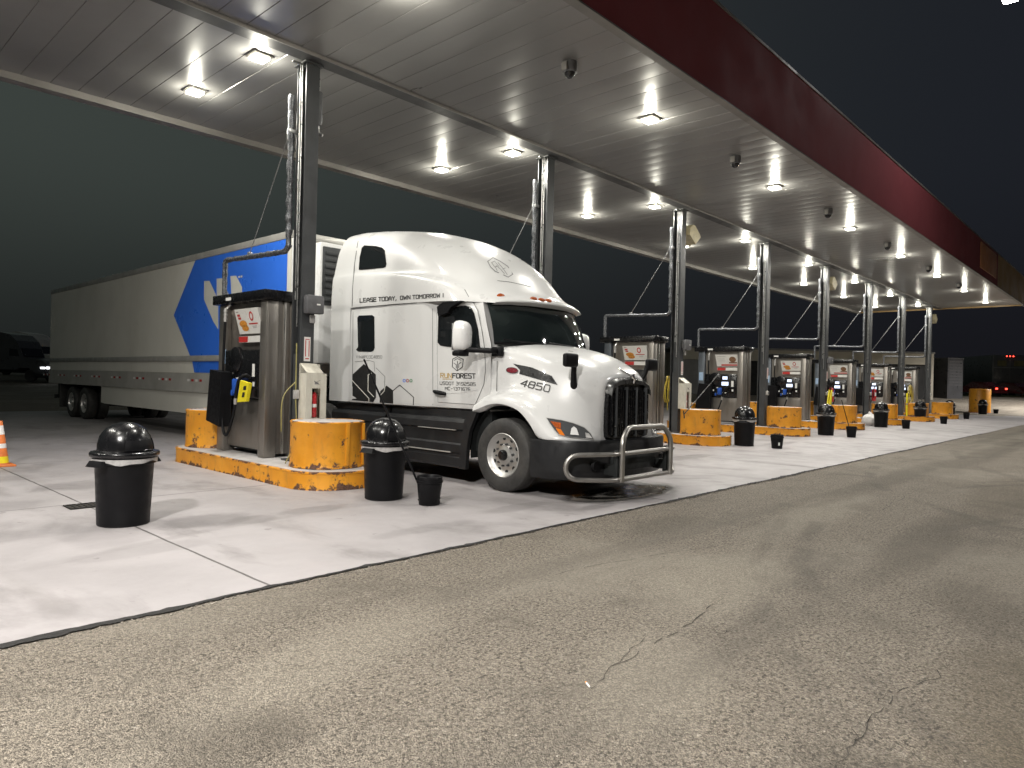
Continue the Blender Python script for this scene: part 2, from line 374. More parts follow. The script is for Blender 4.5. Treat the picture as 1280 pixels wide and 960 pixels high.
# rubber arcs where wheels turn into the bays
for (cx, cy, r_, wd, k) in ((14.5,10.5,6.4,.12,.4),(14.5,10.5,6.1,.08,.3),(4.5,-1.5,8.2,.10,.22),(21,12,7.2,.14,.4),(27,12,7.4,.16,.4)):
    rr_ = t.math('SQRT', t.math('ADD', t.math('POWER', t.math('SUBTRACT', X, cx), 2.0), t.math('POWER', t.math('SUBTRACT', Y, cy), 2.0)))
    m_ = t.ramp(t.math('ABSOLUTE', t.math('SUBTRACT', rr_, t.math('ADD', r_, t.math('MULTIPLY', t.noise(P, .7, 3), .25)))), wd, wd*.3)
    c = t.mix(t.math('MULTIPLY', t.math('MULTIPLY', m_, t.ramp(t.noise(P, 1.1, 4), .42, .58)), k), c, (.13,.12,.115))
oil = t.ramp(ob, 1.12, .72)
ring = t.math('SINE', t.math('MULTIPLY', blob(8.15, 5.42, 1.25, .50, .5, 1.2), 21.0))
c = t.mix(oil, c, t.mix(t.ramp(ring, -.2, .7), (.022,.021,.019), (.17,.16,.145)))
joints = t.math('MAXIMUM', jx, jy)
c = t.mix(t.math('MULTIPLY', joints, .85), c, (.05,.045,.042))
rg = t.math('SUBTRACT', t.ramp(med, .3, .7, .5, .72), t.math('MULTIPLY', oil, .35))
h = t.math('ADD', t.math('MULTIPLY', fin, .35), t.math('MULTIPLY', joints, -1.2))
t.out(t.pbsdf(Base__Color=c, Roughness=rg, Normal=t.bump(h, .25, .01))); M['concrete'] = m
M['islandtop'] = pm('island top concrete', (.46,.44,.43), .7, 0, .12, 4, (.2,.18,.16), .5, bump=.15, bs=60)
m, t = newmat('mown grass'); P = t.obj()
c = t.mix(t.ramp(t.noise(P, 3, 6), .3, .7), (.030,.042,.012), (.085,.10,.03))
t.out(t.pbsdf(Base__Color=c, Roughness=.9, Normal=t.bump(t.noise(P, 30, 4), .8, .05))); M['grass'] = m
# ------------------------------------------------------------------ camera, world
FPX, CAMH, ROLL = 871.0, 1.52, math.atan(41/1747)
AX = math.atan(807/871)                       # angle between the view and the pump row
fwd = Vector((math.cos(AX), math.sin(AX), 0)); rgt = Vector((math.sin(AX), -math.cos(AX), 0)); up = Vector((0,0,1))
r2 = rgt*math.cos(ROLL) + up*math.sin(ROLL); u2 = up*math.cos(ROLL) - rgt*math.sin(ROLL)
cd = bpy.data.cameras.new('camera'); cam = bpy.data.objects.new('camera', cd); COL.objects.link(cam)
cam.matrix_world = Matrix(((r2.x,u2.x,-fwd.x,0),(r2.y,u2.y,-fwd.y,0),(r2.z,u2.z,-fwd.z,CAMH),(0,0,0,1)))
cd.sensor_width = 36; cd.lens = FPX/1280*36; cd.shift_y = -4/1280; cd.clip_end = 2000; cd.clip_start = .05
SC.camera = cam
CAMP = Vector((0,0,CAMH))
def ray(px, py):                              # direction from the survey position through a photo pixel
    x, y = px-640, py-480; c, s = math.cos(ROLL), math.sin(ROLL)
    return (rgt*(x*c+y*s) + fwd*FPX + up*(-(-x*s+y*c+4))).normalized()
def atX(px, py, X): d = ray(px, py); return CAMP + d*(X/d.x)
def atY(px, py, Y): d = ray(px, py); return CAMP + d*(Y/d.y)
def atZ(px, py, Z=0): d = ray(px, py); return CAMP + d*((Z-CAMH)/d.z)

w = bpy.data.worlds.new('World'); SC.world = w; w.use_nodes = True
class WT(NT):
    def __init__(s, nt): s.nt = nt; nt.nodes.clear()
t = WT(w.node_tree)
g = t.n('ShaderNodeTexCoord').outputs['Generated']; sp = t.n('ShaderNodeSeparateXYZ', Vector=g)
az = t.ramp(t.math('SUBTRACT', sp.outputs[1], sp.outputs[0]), -.95, .95)          # 0 towards the row's far end, 1 towards the lorry park
hz = t.ramp(sp.outputs[2], 0.0, .30)
left = t.mix(hz, (.010,.0115,.011), (.031,.0375,.0335)); right = t.mix(hz, (.0055,.0055,.0072), (.0085,.0098,.0130))
sky = t.mix(az, right, left)
bg = t.n('ShaderNodeBackground', Color=sky, Strength=1.0)
t.n('ShaderNodeOutputWorld', Surface=bg.outputs[0])

# ------------------------------------------------------------------ ground
def gz(x, y): # the lorry park rises gently beyond the fuelling lanes
    d = x*fwd.x + y*fwd.y
    s = max(0, min(1, (d-46)/22)); return 1.05*s*s*(3-2*s)
b = MB(); xs = [-300,-150,-80,-50,-30,-20,-14,-8,-4,0,4,8,12,16,20,24,28,32,36,40,44,48,52,56,60,64,68,72,76,82,90,110,150,220,400]
ys = [-200,-100,-50,-20,-8,-2,2,6,10,14,18,22,26,30,34,38,42,46,50,54,58,62,66,70,74,80,90,110,150,220,400]
b.add([(x, y, gz(x, y)) for x in xs for y in ys], [(i*len(ys)+j, (i+1)*len(ys)+j, (i+1)*len(ys)+j+1, i*len(ys)+j+1) for i in range(len(xs)-1) for j in range(len(ys)-1)])
# ragged cracks sealed into the same sheet (second material), lying 4 mm proud
def crack(px, wmin, wmax, jag, seed, z=.004, step=.10):
    rn = random.Random(seed); P = [Vector((p[0], p[1], z)) for p in px]; L = []
    for a_, c_ in zip(P[:-1], P[1:]):
        n = max(2, int((c_-a_).length/step))
        L += [a_.lerp(c_, k/n) for k in range(n)]
    L.append(P[-1]); vs = []; fs = []; off = 0
    for k, p in enumerate(L):
        tg = (L[min(k+1, len(L)-1)] - L[max(k-1, 0)]).normalized(); nn = Vector((-tg.y, tg.x, 0))
        off = off*.5 + rn.uniform(-jag, jag)*.9; e = min(k, len(L)-1-k)/max(1, len(L))
        wd = .8*rn.uniform(wmin, wmax)*(.35+min(1, e*8)*.65)
        c_ = p + nn*off
        vs += [c_-nn*wd, c_+nn*wd*rn.uniform(.4, 1)]
    for k in range(len(L)-1):
        if rn.random() > .16: fs.append((2*k, 2*k+1, 2*k+3, 2*k+2))
    b.add(vs, fs, 1)
def pxs(*pts): return [tuple(atZ(*p)[:2]) for p in pts]
crack(pxs((735,862),(770,832),(800,815),(845,790),(885,763),(905,748)), .002, .006, .02, 1, step=.05)
crack(pxs((770,832),(790,812),(808,795)), .0015, .004, .015, 2, step=.05)
crack(pxs((1040,960),(1085,905),(1125,868),(1170,850),(1185,822)), .002, .005, .02, 3, step=.05)
crack(pxs((640,735),(720,712),(830,692),(935,678)), .002, .005, .012, 4, step=.08)
crack(pxs((845,790),(880,800),(905,792),(950,770)), .001, .004, .03, 6, step=.03)
crack(pxs((1125,868),(1095,880),(1060,930)), .001, .004, .03, 7, step=.03)
crack(pxs((300,815),(400,838),(470,822),(560,800)), .001, .003, .03, 8, step=.04)
crack(pxs((1100,640),(1140,615)), .003, .007, .02, 5, step=.08)
gr = b.build('ground', [M['asphalt'], M['crack']], smooth=False); tag(gr, kind='structure')

b = MB()
ex = [-30 + .25*i for i in range(340)]
rn = random.Random(3); edge = []; o_ = 0
for x in ex: o_ = o_*.8 + rn.uniform(-.012, .012); edge.append(4.63 + o_)
for (x0, e0), (x1, e1) in zip(zip(ex, edge), zip(ex[1:], edge[1:])):
    b.add([(x0,e0,.006),(x1,e1,.006),(x1,30,.006),(x0,30,.006)], [(0,1,2,3)])
tag(b.build('pavement', M['concrete'], smooth=False), kind='structure')
b = MB(); vs = []; fs = []; chip_ = 0
fine = [(x + .25*q/5, e + (e1-e)*q/5) for (x, e), e1 in zip(zip(ex, edge), edge[1:]) if x < 30 for q in range(5)]
for k, (x, e) in enumerate(fine):
    wd = .008 + .034*max(0, math.sin(x*1.7)+math.sin(x*.63+1)+.4*math.sin(x*7.3))*.5 + rn.uniform(-.006, .018)
    sp_ = rn.random(); chip_ = max(0, chip_*.6 + (.035*rn.random() if sp_ > .86 else -.004))
    vs += [(x, e+.010+rn.uniform(0,.012)+chip_, .0095), (x, e-wd*1.25-rn.uniform(0,.006), .0095)]
for k in range(len(fine)-1): fs.append((2*k, 2*k+1, 2*k+3, 2*k+2))
b.add(vs, fs)
tag(b.build('pavement_joint', pm('black joint rubble', (.014,.013,.012), .85, 0, .4, 30, bump=.8, bs=50), smooth=False), kind='structure')

# loose stones on the asphalt and along the broken joint, too many to count
b = MB(); rn = random.Random(21)
OCT = [(1,0,0),(-1,0,0),(0,1,0),(0,-1,0),(0,0,1),(0,0,-1)]; OF = [(0,2,4),(2,1,4),(1,3,4),(3,0,4),(2,0,5),(1,2,5),(3,1,5),(0,3,5)]
def stone(x, y, r, z=0.0):
    a_ = rn.uniform(0, 6.28); c_, s_ = math.cos(a_), math.sin(a_); sx, sy, sz = r*rn.uniform(.7,1.3), r*rn.uniform(.6,1), r*rn.uniform(.35,.7)
    b.add([(x+p[0]*sx*c_-p[1]*sy*s_, y+p[0]*sx*s_+p[1]*sy*c_, z+sz*.6+p[2]*sz) for p in OCT], OF, rn.choice((0,0,1)))
for k in range(5200):
    d = .9 + 7.5*rn.random()**1.6; an = math.radians(rn.uniform(2, 82)); x, y = d*math.cos(an), d*math.sin(an)-.4
    if y < 4.55: stone(x, y, rn.uniform(.0018,.0042) if rn.random() < .97 else rn.uniform(.005,.009))
for k in range(1500):
    x = rn.uniform(.3, 14)**1.0; stone(x, 4.60 + rn.gauss(0,.035) - .02, rn.uniform(.003,.010))
tag(b.build('loose_gravel', [pm('pale grit', (.36,.32,.27), .8, 0, .3, 60), pm('dark grit', (.12,.105,.09), .8, 0, .3, 60)], smooth=False, weld=False), kind='stuff')

# ------------------------------------------------------------------ canopy
CZ, CY0, CY1, CX0, CX1 = 6.22, 5.34, 13.50, -9.0, 45.9
PIT = 5.55; C0 = 5.53; CYC = 9.43
cn = thing('canopy', 'long dark red filling station canopy with grey panelled underside over the pumps', 'canopy', (18, CYC, CZ))
b = MB(); pw = .405; n = int((CX1-CX0)/pw)
prof = []
for i in range(n):
    x = CX0 + i*pw
    prof += [(x, .012), (x+.007, .0015), (x+.10, .0004), (x+pw*.5, -.0012), (x+pw-.10, .0004), (x+pw-.007, .0015)]
prof.append((CX0+n*pw, .012)); CX1 = CX0+n*pw
yk = [CY0+.02, 7.4, 9.08]; yk2 = [9.36, 11.5, CY1-.02]
for ya in (yk, yk2):
    b.loft([[(x, y, CZ+z) for x, z in prof] for y in ya], False, False)
b.build('ceiling', M['soffit'], cn, ang=50)
b = MB(); b.box(CX0, 9.082, CZ-.035, CX1, 9.358, CZ+.05); b.build('beam', M['soffdark'], cn, smooth=False)
b = MB(); b.box(CX0, 9.045, CZ-.05, CX1, 9.079, CZ-.002, bev=.006); b.build('beam_lip', M['lip'], cn)
FZ = CZ+1.36
b = MB(); b.box(CX0, CY0-.10, CZ-.06, 36.9, CY0, FZ); b.box(CX0, CY1+.003, CZ-.05, CX1, CY1+.10, FZ)
xx = CX0
fa = b.build('fascia', M['fascia'], cn, smooth=False)
b = MB(); b.box(36.903, CY0-.10, CZ-.06, CX1+.1, CY0, FZ); b.box(CX1+.003, CY0+.003, CZ-.06, CX1+.1, CY1+.1, FZ)
b.build('fascia_end', M['fasciay'], cn, smooth=False)
b = MB(); b.box(32.7, CY0-.14, CZ+.22, 36.3, CY0-.103, FZ-.12, bev=.01); b.build('sign_panel', M['fasciap'], cn)
b = MB(); b.box(CX0, CY0-.12, CZ-.085, CX1+.12, CY0+.018, CZ-.0625); b.box(CX0, CY0-.115, FZ+.003, CX1+.12, CY0+.05, FZ+.05)
b.box(CX0, CY1-.10, CZ-.11, CX1+.12, CY1+.115, CZ-.053); b.box(CX0, CY1-.10, CZ-.0525, CX1, CY1, CZ+.02); b.build('edge_trim', M['lip'], cn, smooth=False)
b = MB(); b.box(CX0, CY0+.003, CZ+.9, CX1, CY1-.003, CZ+.95); b.build('roof', M['roof'], cn, smooth=False)

def lamp_fixture(name, label, x, y, group):
    o = thing(name, label, 'lamp', (x, y, CZ), group)
    b = MB(); b.box(-.15,-.15,-.022, .15,.15,.003, bev=.006); b.build('bezel', M['liner'], o, world=False)
    b = MB(); b.box(-.11,-.11,-.065, .11,.11,-.024); b.m = [0 if i != 4 else 1 for i in range(6)]
    b.m = [1]*6
    b.m[0] = 1
    # the downward face is the bright one
    for i, f in enumerate(b.f):
        if all(b.v[k][2] < -.06 for k in f): b.m[i] = 0
    b.build('lens', [M['lens'], M['lensside']], o, world=False, smooth=False)
    return o
DOWN = bpy.data.lights.new('downlight', 'AREA'); DOWN.shape = 'SQUARE'; DOWN.size = .24; DOWN.energy = 70; DOWN.color = (1.0,.972,.905)
GLOW = bpy.data.lights.new('lens_glow', 'POINT'); GLOW.shadow_soft_size = .05; GLOW.energy = 46; GLOW.color = (1.0,.965,.82)
def lamp_lights(x, y):                        # the light each fixture gives: mostly down, some sideways
    for ld, dz in ((DOWN, -.07), (GLOW, -.135)):
        lo = bpy.data.objects.new(ld.name, ld); COL.objects.link(lo); lo.location = (x, y, CZ+dz)
L0 = None; GL = 'square downlights under the canopy'
rows = [('front', 6.66, -0.30, 5.46, 9), ('middle', 9.78, -0.58, 5.50, 9), ('back', 11.80, -0.6, 5.43, 9)]
where = {'front': 'square canopy light of the row by the red fascia, ', 'middle': 'square canopy light of the row beside the column tops, ', 'back': 'square canopy light of the row by the far canopy edge, '}
for rw, y, x0, p, n in rows:
    for k in range(n):
        x = x0 + p*k
        if k == 0: pos = 'left of the nearest column'
        else: pos = 'level with the %s column' % ORD[k-1]
        lb = where[rw] + pos; lamp_lights(x, y)
        if L0 is None: L0 = lamp_fixture('canopy_light', lb, x, y, GL)
        else: dup(L0, (x, y, CZ), lb)
cam0 = None
for k in range(6):
    x = 8.02+5.48*k-.0
    lb = 'dark dome camera under the canopy beyond the %s front-row light' % ORD[k+0]
    if cam0 is None:
        cam0 = thing('dome_camera', lb, 'camera', (x, 6.42, CZ), 'dark dome cameras under the canopy')
        b = MB(); b.lathe([(0,.003),(.105,.003),(.11,-.02),(.105,-.14),(.085,-.155)], n=24); b.build('housing', M['boxgrey'], cam0, world=False)
        b = MB(); b.lathe([(.085,-.1555),(.072,-.195),(.042,-.225),(0,-.236)], n=24); b.build('dome', M['gloss'], cam0, world=False)
        b = MB(); b.box(-.14,-.05,-.15,-.112,.05,-.03, bev=.008); b.build('bracket', M['lip'], cam0, world=False)
    else: dup(cam0, (x, 6.42, CZ), lb)

# ------------------------------------------------------------------ columns with what hangs on them
col0 = None; GC = 'steel columns carrying the canopy'
for k in range(8):
    x = C0 + PIT*k; lb = 'dark grey steel column under the canopy on the %s pump island' % ORD[k]
    if col0 is None:
        c = col0 = thing('support_column', lb, 'column', (x, CYC, .25), GC)
        b = MB(); h = CZ-.25-.04
        b.box(-.11,-.13,0,.11,-.112,h); b.box(-.11,.112,0,.11,.13,h); b.box(-.008,-.1115,0,.008,.1115,h)
        b.box(-.109,-.1115,0,-.075,.06,1.6); b.build('post', M['colgrey'], c, world=False, smooth=False)
        b = MB(); b.box(-.2,-.2,.001,.2,.2,.025, bev=.005); b.box(-.15,-.17,h-.03,.15,.17,h-.003); b.build('base_plate', M['colgrey'], c, world=False)
        b = MB()
        for dx, dy, z0 in ((-.135,-.06,2.0),(-.145,-.02,2.4)): b.tube(fillet([(dx,dy,z0),(dx,dy,h-.1),(dx-.0,dy,h-.03)], .03), .011, 8)
        b.box(-.30,-.07,h-.06,-.02,-.03,h-.035); b.build('conduit', M['steelpipe'], c, world=False)
    else: dup(col0, (x, CYC, .25), lb)

boom0 = None
for k in range(8):
    x = C0 + PIT*k; lb = 'lagged overhead pipe and stay cable running from the %s column to its pump' % ORD[k]
    if boom0 is None:
        o = boom0 = thing('overhead_pipe', lb, 'pipe', (x, CYC, .25), 'overhead pipes beside the columns')
        rn = random.Random(5); pts = []
        for i in range(46): # lagging with lumps of tape
            z = 3.20 + (5.45-3.20)*i/45; pts.append((-.20+rn.uniform(-.006,.006), .12+rn.uniform(-.006,.006), z))
        b = MB(); b.tube(pts, [(.047+rn.uniform(-.008,.009)) for _ in pts], 10); b.build('riser', M['foil'], o, world=False)
        path = fillet([(-.20,.10,3.22),(-.20,.2,3.13),(-.19,.5,3.14),(-.19,2.22,3.20),(-.19,2.22,2.55)], .07)
        q = []
        for a_, c_ in zip(path[:-1], path[1:]):
            nn = max(1, int((c_-a_).length/.05)); q += [a_.lerp(c_, i/nn) for i in range(nn)]
        q.append(path[-1]); q = [p+Vector((rn.uniform(-.003,.003), 0, rn.uniform(-.003,.003))) for p in q]
        b = MB(); b.tube(q, [.042+rn.uniform(-.006,.007) for _ in q], 10); b.build('arm', M['foil'], o, world=False)
        b = MB(); b.tube([(-.2,.13,4.95),(-.19,1.35,3.22)], .008, 6); b.box(-.215,1.32,3.19,-.165,1.39,3.25, bev=.008); b.box(-.25,.06,4.88,-.11,.16,4.94, bev=.01); b.build('stay_cable', M['wire'], o, world=False)
    else: dup(boom0, (x, CYC, .25), lb)

# ------------------------------------------------------------------ islands and barrels
isl0 = None; bar0 = None
def stad(hx, y0, y1, n=14, bulge=.62):       # outline with rounded ends
    L = []
    for i in range(n+1):
        a_ = math.pi*i/n; L.append((-hx*math.cos(a_)*-1, y1-bulge+bulge*math.sin(a_)))
    for i in range(n+1):
        a_ = math.pi*i/n; L.append((-hx*math.cos(a_), y0+bulge-bulge*math.sin(a_)))
    return L
for k in range(8):
    x = C0 + PIT*k; lb = 'chipped yellow kerbed island under the %s column' % ORD[k]
    if isl0 is None:
        o = isl0 = thing('pump_island', lb, 'island', (x, 10.25, 0), 'pump islands in a row')
        out = stad(.68, -2.33, 2.55); inn = stad(.655, -2.305, 2.525, 14, .6)
        b = MB(); b.loft([[(p[0]*1.01, p[1]*1.003, .002) for p in out], [(*p, .03) for p in out], [(*p, .215) for p in out], [(p[0]*1.012,p[1]*1.004,.222) for p in out], [(p[0]*1.012,p[1]*1.004,.243) for p in out], [(*p, .25) for p in inn]], True, False)
        b.build('kerb', M['ycurb'], o, world=False)
        b = MB(); b.add([(*p, .2495) for p in inn], [tuple(range(len(inn)))]); b.build('top', M['islandtop'], o, world=False, smooth=False)
    else: dup(isl0, (x, 10.25, 0), lb)
    for dy, wd in ((-1.55, 'front'), (1.98, 'back')):
        lb = 'chipped yellow crash barrel at the %s end of the %s pump island' % (wd, ORD[k])
        sc = (x-.0, 10.25+dy, .25)
        if bar0 is None:
            o = bar0 = thing('crash_barrel', lb, 'barrel', sc, 'yellow crash barrels on the pump islands')
            b = MB(); b.lathe([(.515,.002),(.52,.012),(.512,.03),(.508,.06),(.508,.60),(.515,.615),(.515,.635),(.50,.645),(.485,.64)], n=56)
            b.box(-.03,-.525,.03,.03,-.505,.62, bev=.004); b.box(.30,-.44,.03,.335,-.40,.62, bev=.004)
            b.build('shell', M['ybar'], o, world=False)
            b = MB(); b.lathe([(.486,.638),(.3,.645),(0,.648)], n=40); b.build('fill', M['islandtop'], o, world=False)
        else: dup(bar0, sc, lb, rz=(k*1.3+dy)*1.1 if k else 1.9)

# ------------------------------------------------------------------ fuel dispensers
def dispenser(label, x, var):
    o = thing('fuel_dispenser', label, 'fuel pump', (x, 10.80, .25), 'fuel dispensers on the pump islands')
    H = 2.42; X0, X1, Y0, Y1 = -.30, .31, -.83, .78
    for px, py in ((X0,Y0),(X0,Y1-.24),(X1-.20,Y0),(X1-.20,Y1-.24)):
        wy = .20 if py == Y0 else .24
        b = MB(); b.box(px,py,.003,px+.20,py+wy,H, bev=.012)
        b.build('corner_post', M['steel'] if not (px == X0 and py != Y0 and var != 'n') else M['pumpblue'], o, world=False)
    b = MB(); b.box(X0+.125,Y0+.05,.06,X1-.06,Y1-.05,H-.002); b.build('core', M['dark'], o, world=False, smooth=False)
    b = MB(); b.box(X0+.20,Y0+.03,.05,X1-.2,Y0+.048,H-.01); b.build('side_panel', M['steel'], o, world=False); b = MB(); b.box(X0+.29,Y0+.004,.05,X0+.33,Y0+.0285,H-.01, bev=.005); b.build('side_trim', M['steelhi'], o, world=False)
    b = MB(); b.box(X0-.07,Y0-.06,H+.002,X1+.07,Y1+.12,H+.155, bev=.012)
    b.build('top_cap', M['gloss'], o, world=False)
    b = MB(); b.box(X0-.0735,.22,H+.045,X0-.0705,.40,H+.095); b.build('cap_notice', M['paper'], o, world=False, smooth=False)
    b = MB(); b.box(X0+.07,Y0+.201,.10,X0+.12,Y1-.241,.88, bev=.006); b.build('lower_panel', M['steel'], o, world=False)
    b = MB(); b.box(X0+.10,Y0+.201,1.62,X0+.1225,Y1-.241,H-.003); b.build('upper_panel', M['steel'], o, world=False, smooth=False)
    # poster board tilted under the cap
    ad = MB(); pz0, pz1, py0, py1 = 1.92, 2.31, Y0+.19, .10
    f = lambda z: X0+.045 - (z-pz0)*.22
    fr = MB(); fr.prism([(py0,pz0),(py1,pz0),(py1+.035,pz1),(py0,pz1)], lambda y,z: (f(z)-.012,y,z), lambda y,z: (f(z)+.05,y,z))
    board = fr.build('poster', M['adwhite'], o, world=False, smooth=False)
    def dec(name, mat, polys):
        d = MB()
        for P in polys: d.add([(f(z)-.0165, y, z) for y, z in P], [tuple(range(len(P)))])
        d.build(name, M[mat], board, world=False, smooth=False)
    def U(u, v): return (py1-.0+.03*v - u*(py1-py0+.02*v), pz0+v*(pz1-pz0))
    def rect(u0,v0,u1,v1): return [U(u0,v0),U(u1,v0),U(u1,v1),U(u0,v1)]
    def ell(u,v,ru,rv,n=14): return [U(u+ru*math.cos(2*math.pi*i/n), v+rv*math.sin(2*math.pi*i/n)) for i in range(n)]
    def rng(u,v,r0u,r0v,k,n=18):
        return [[U(u+r0u*math.cos(a),v+r0v*math.sin(a)),U(u+r0u*math.cos(c),v+r0v*math.sin(c)),U(u+r0u*k*math.cos(c),v+r0v*k*math.sin(c)),U(u+r0u*k*math.cos(a),v+r0v*k*math.sin(a))] for a,c in ((2*math.pi*i/n,2*math.pi*(i+1)/n) for i in range(n))]
    if var in ('n', 'a'):
        dec('picture', 'adorange', [ell(.27,.40,.17,.14), ell(.33,.22,.15,.12)])
        dec('picture_shade', 'adbrown', [rect(.16,.30,.44,.325), rect(.20,.155,.46,.175)])
        dec('red_print', 'adred', [rect(.08,.70,.20,.79), rect(.10,.58,.22,.67)] + rng(.68,.68,.085,.19,.62) + [rect(.52,.36,.90,.41)])
        dec('grey_print', 'adgrey', [rect(.05,.86,.16,.90), rect(.66,.27,.84,.29), rect(.66,.21,.82,.23)])
    else:
        dec('picture', 'adbrown', [ell(.78,.58,.16,.24), rect(.60,.25,.97,.36)])
        dec('red_print', 'adred', [rect(.22,.05,.97,.17)])
        dec('grey_print', 'adgrey', [rect(.06,.80,.46,.83), rect(.06,.62,.40,.64), rect(.10,.45,.44,.47)])
    b = MB(); b.box(X0+.012,Y0+.21,1.78,X0+.098,.08,1.88); pr = b.build('price_strip', M['adwhite'], o, world=False, smooth=False)
    b = MB(); b.box(X0+.006,-.22,1.785,X0+.0105,.07,1.875); b.build('red_print', M['adred'], pr, world=False, smooth=False)
    # electronics
    b = MB(); b.box(X0-.01,Y0+.21,.90,X0+.12,Y1-.26,1.66, bev=.02)
    b.lathe([(0,-.05),(.17,-.05),(.21,-.03),(.22,.03)], (X0-.02+.02,.13,1.50), 'X', 28); el = b.build('control_panel', M['gloss'], o, world=False)
    b = MB(); xx = X0-.0125
    scr = [(-.30,1.48,-.13,1.58),(-.34,1.28,-.10,1.40)] if var != 'n' else []
    for a0,c0,a1,c1 in scr: b.box(xx-.003,a0,c0,xx,a1,c1)
    if scr: b.build('screen', M['screen'], el, world=False, smooth=False)
    b = MB()
    for a0,c0,a1,c1 in ((-.52,1.24,-.44,1.44),(-.52,1.09,-.46,1.16),(-.28,1.02,-.14,1.05),(.02,1.18,.09,1.22),(.16,1.08,.21,1.14),(-.02,.98,.05,1.03)): b.box(xx-.003,a0,c0,xx,a1,c1)
    if var == 'n':
        for q in range(4): b.box(xx-.003,.20,1.28+q*.045,xx,.215,1.295+q*.045)
        b.box(xx-.003,.30,1.02,xx,.34,1.10)
    b.build('notice', M['paper'], el, world=False, smooth=False)
    b = MB(); b.box(X0-.14,-.12,.97,X0-.012,-.01,1.20, bev=.02); b.box(X0-.10,.06,.93,X0-.012,.10,1.02, bev=.01); b.build('blue_nozzle_guard', M['bluepl'], el, world=False)
    # nozzle, hose
    b = MB(); b.tube(fillet([(X0-.03,-.42,1.22),(X0-.10,-.40,1.28),(X0-.17,-.33,1.20),(X0-.16,-.22,.98),(X0-.15,-.20,.90)], .05), .026, 10)
    b.tube([(X0-.06,-.42,1.10),(X0-.14,-.30,1.0)], .012, 8); nz = b.build('nozzle', M['blackp'], o, world=False)
    b = MB(); b.tube([(X0-.15,-.20,.92),(X0-.15,-.19,.86),(X0-.15,-.18,.80)], [.024,.032,.026], 10); b.build('swivel', M['chrome'], nz, world=False)
    if var == 'n':
        b = MB(); b.box(X0-.205,-.64,.86,X0-.19,-.34,1.17, bev=.006)
        b = MB(); fn = lambda d: (lambda y,z: (X0-.20+d-(y+.5)*.05, y, z))
        b.prism([(-.36,.84),(-.62,.86),(-.70,1.14),(-.44,1.18)], fn(0), fn(.05)); tg = b.build('yellow_tag', M['yellowtag'], nz, world=False, smooth=False)
        b = MB(); b.add([(X0-.2045-(y+.5)*.05,y,z) for y,z in ((-.50,.92),(-.57,.925),(-.59,1.0),(-.52,.995))],[(0,1,2,3)]); b.add([(X0-.2045-(y+.5)*.05,y,z) for y,z in ((-.53,1.03),(-.62,1.035),(-.63,1.10),(-.55,1.09))],[(0,1,2,3)]); b.build('tag_print', M['ink'], tg, world=False, smooth=False)
    hp = [(X0-.10,.34,2.13),(X0-.11,.34,1.8),(X0-.12,.335,1.2),(X0-.14,.31,.75),(X0-.15,.24,.40),(X0-.15,.15,.27),(X0-.16,.02,.33),(X0-.16,-.12,.58),(X0-.15,-.18,.80)]
    b = MB(); b.tube(fillet(hp, .12, 4), .021, 10); b.build('hose', M['blackp'], o, world=False)
    b = MB(); b.tube([(X0-.02,.34,2.40),(X0-.08,.34,2.33)], .018, 8); b.tube([(X0-.10,.34,2.34),(X0-.10,.34,2.12)], [.022,.03,.022][:2], 10)
    for z in (2.15,2.22,2.28): b.cyl((X0-.10,.34,z),(X0-.10,.34,z+.03),.034,.034,10)
    b.build('breakaway', M['chrome'], o, world=False)
    # tall black boot hanging on the left post
    b = MB(); b.prism([(.22,1.30),(.64,1.34),(.75,.50),(.26,.42)], lambda y,z: (X0-.20,y,z), lambda y,z: (X0-.012,y,z))
    b.build('hose_boot', M['blackp'], o, world=False, smooth=False)
    b = MB(); b.box(X0-.004,.50,1.44,X0-.001,.62,1.68) if var == 'n' else b.box(X0-.004,.585,1.44,X0-.001,.735,1.72)
    b.build('notice', M['labelblue'], o, world=False, smooth=False)
    return o
dn = dispenser('stainless fuel dispenser on the nearest island with a yellow tag on its nozzle', C0, 'n')
da = dispenser('fuel dispenser on the third island, half hidden by the truck bonnet', C0+2*PIT, 'a')
db = dispenser('fuel dispenser on the fourth island with a brown and red poster', C0+3*PIT, 'b')
dup(db, (C0+1*PIT, 10.80, .25), 'fuel dispenser on the second island, hidden behind the white truck cab')
dup(da, (C0+4*PIT, 10.80, .25), 'fuel dispenser on the fifth island with a red ring on its poster')
dup(db, (C0+5*PIT, 10.80, .25), 'fuel dispenser on the sixth island beside a red extinguisher')
dup(da, (C0+6*PIT, 10.80, .25), 'fuel dispenser on the seventh island with a small red and yellow poster')
dup(db, (C0+7*PIT, 10.80, .25), 'fuel dispenser on the farthest island behind coiled pale hoses')
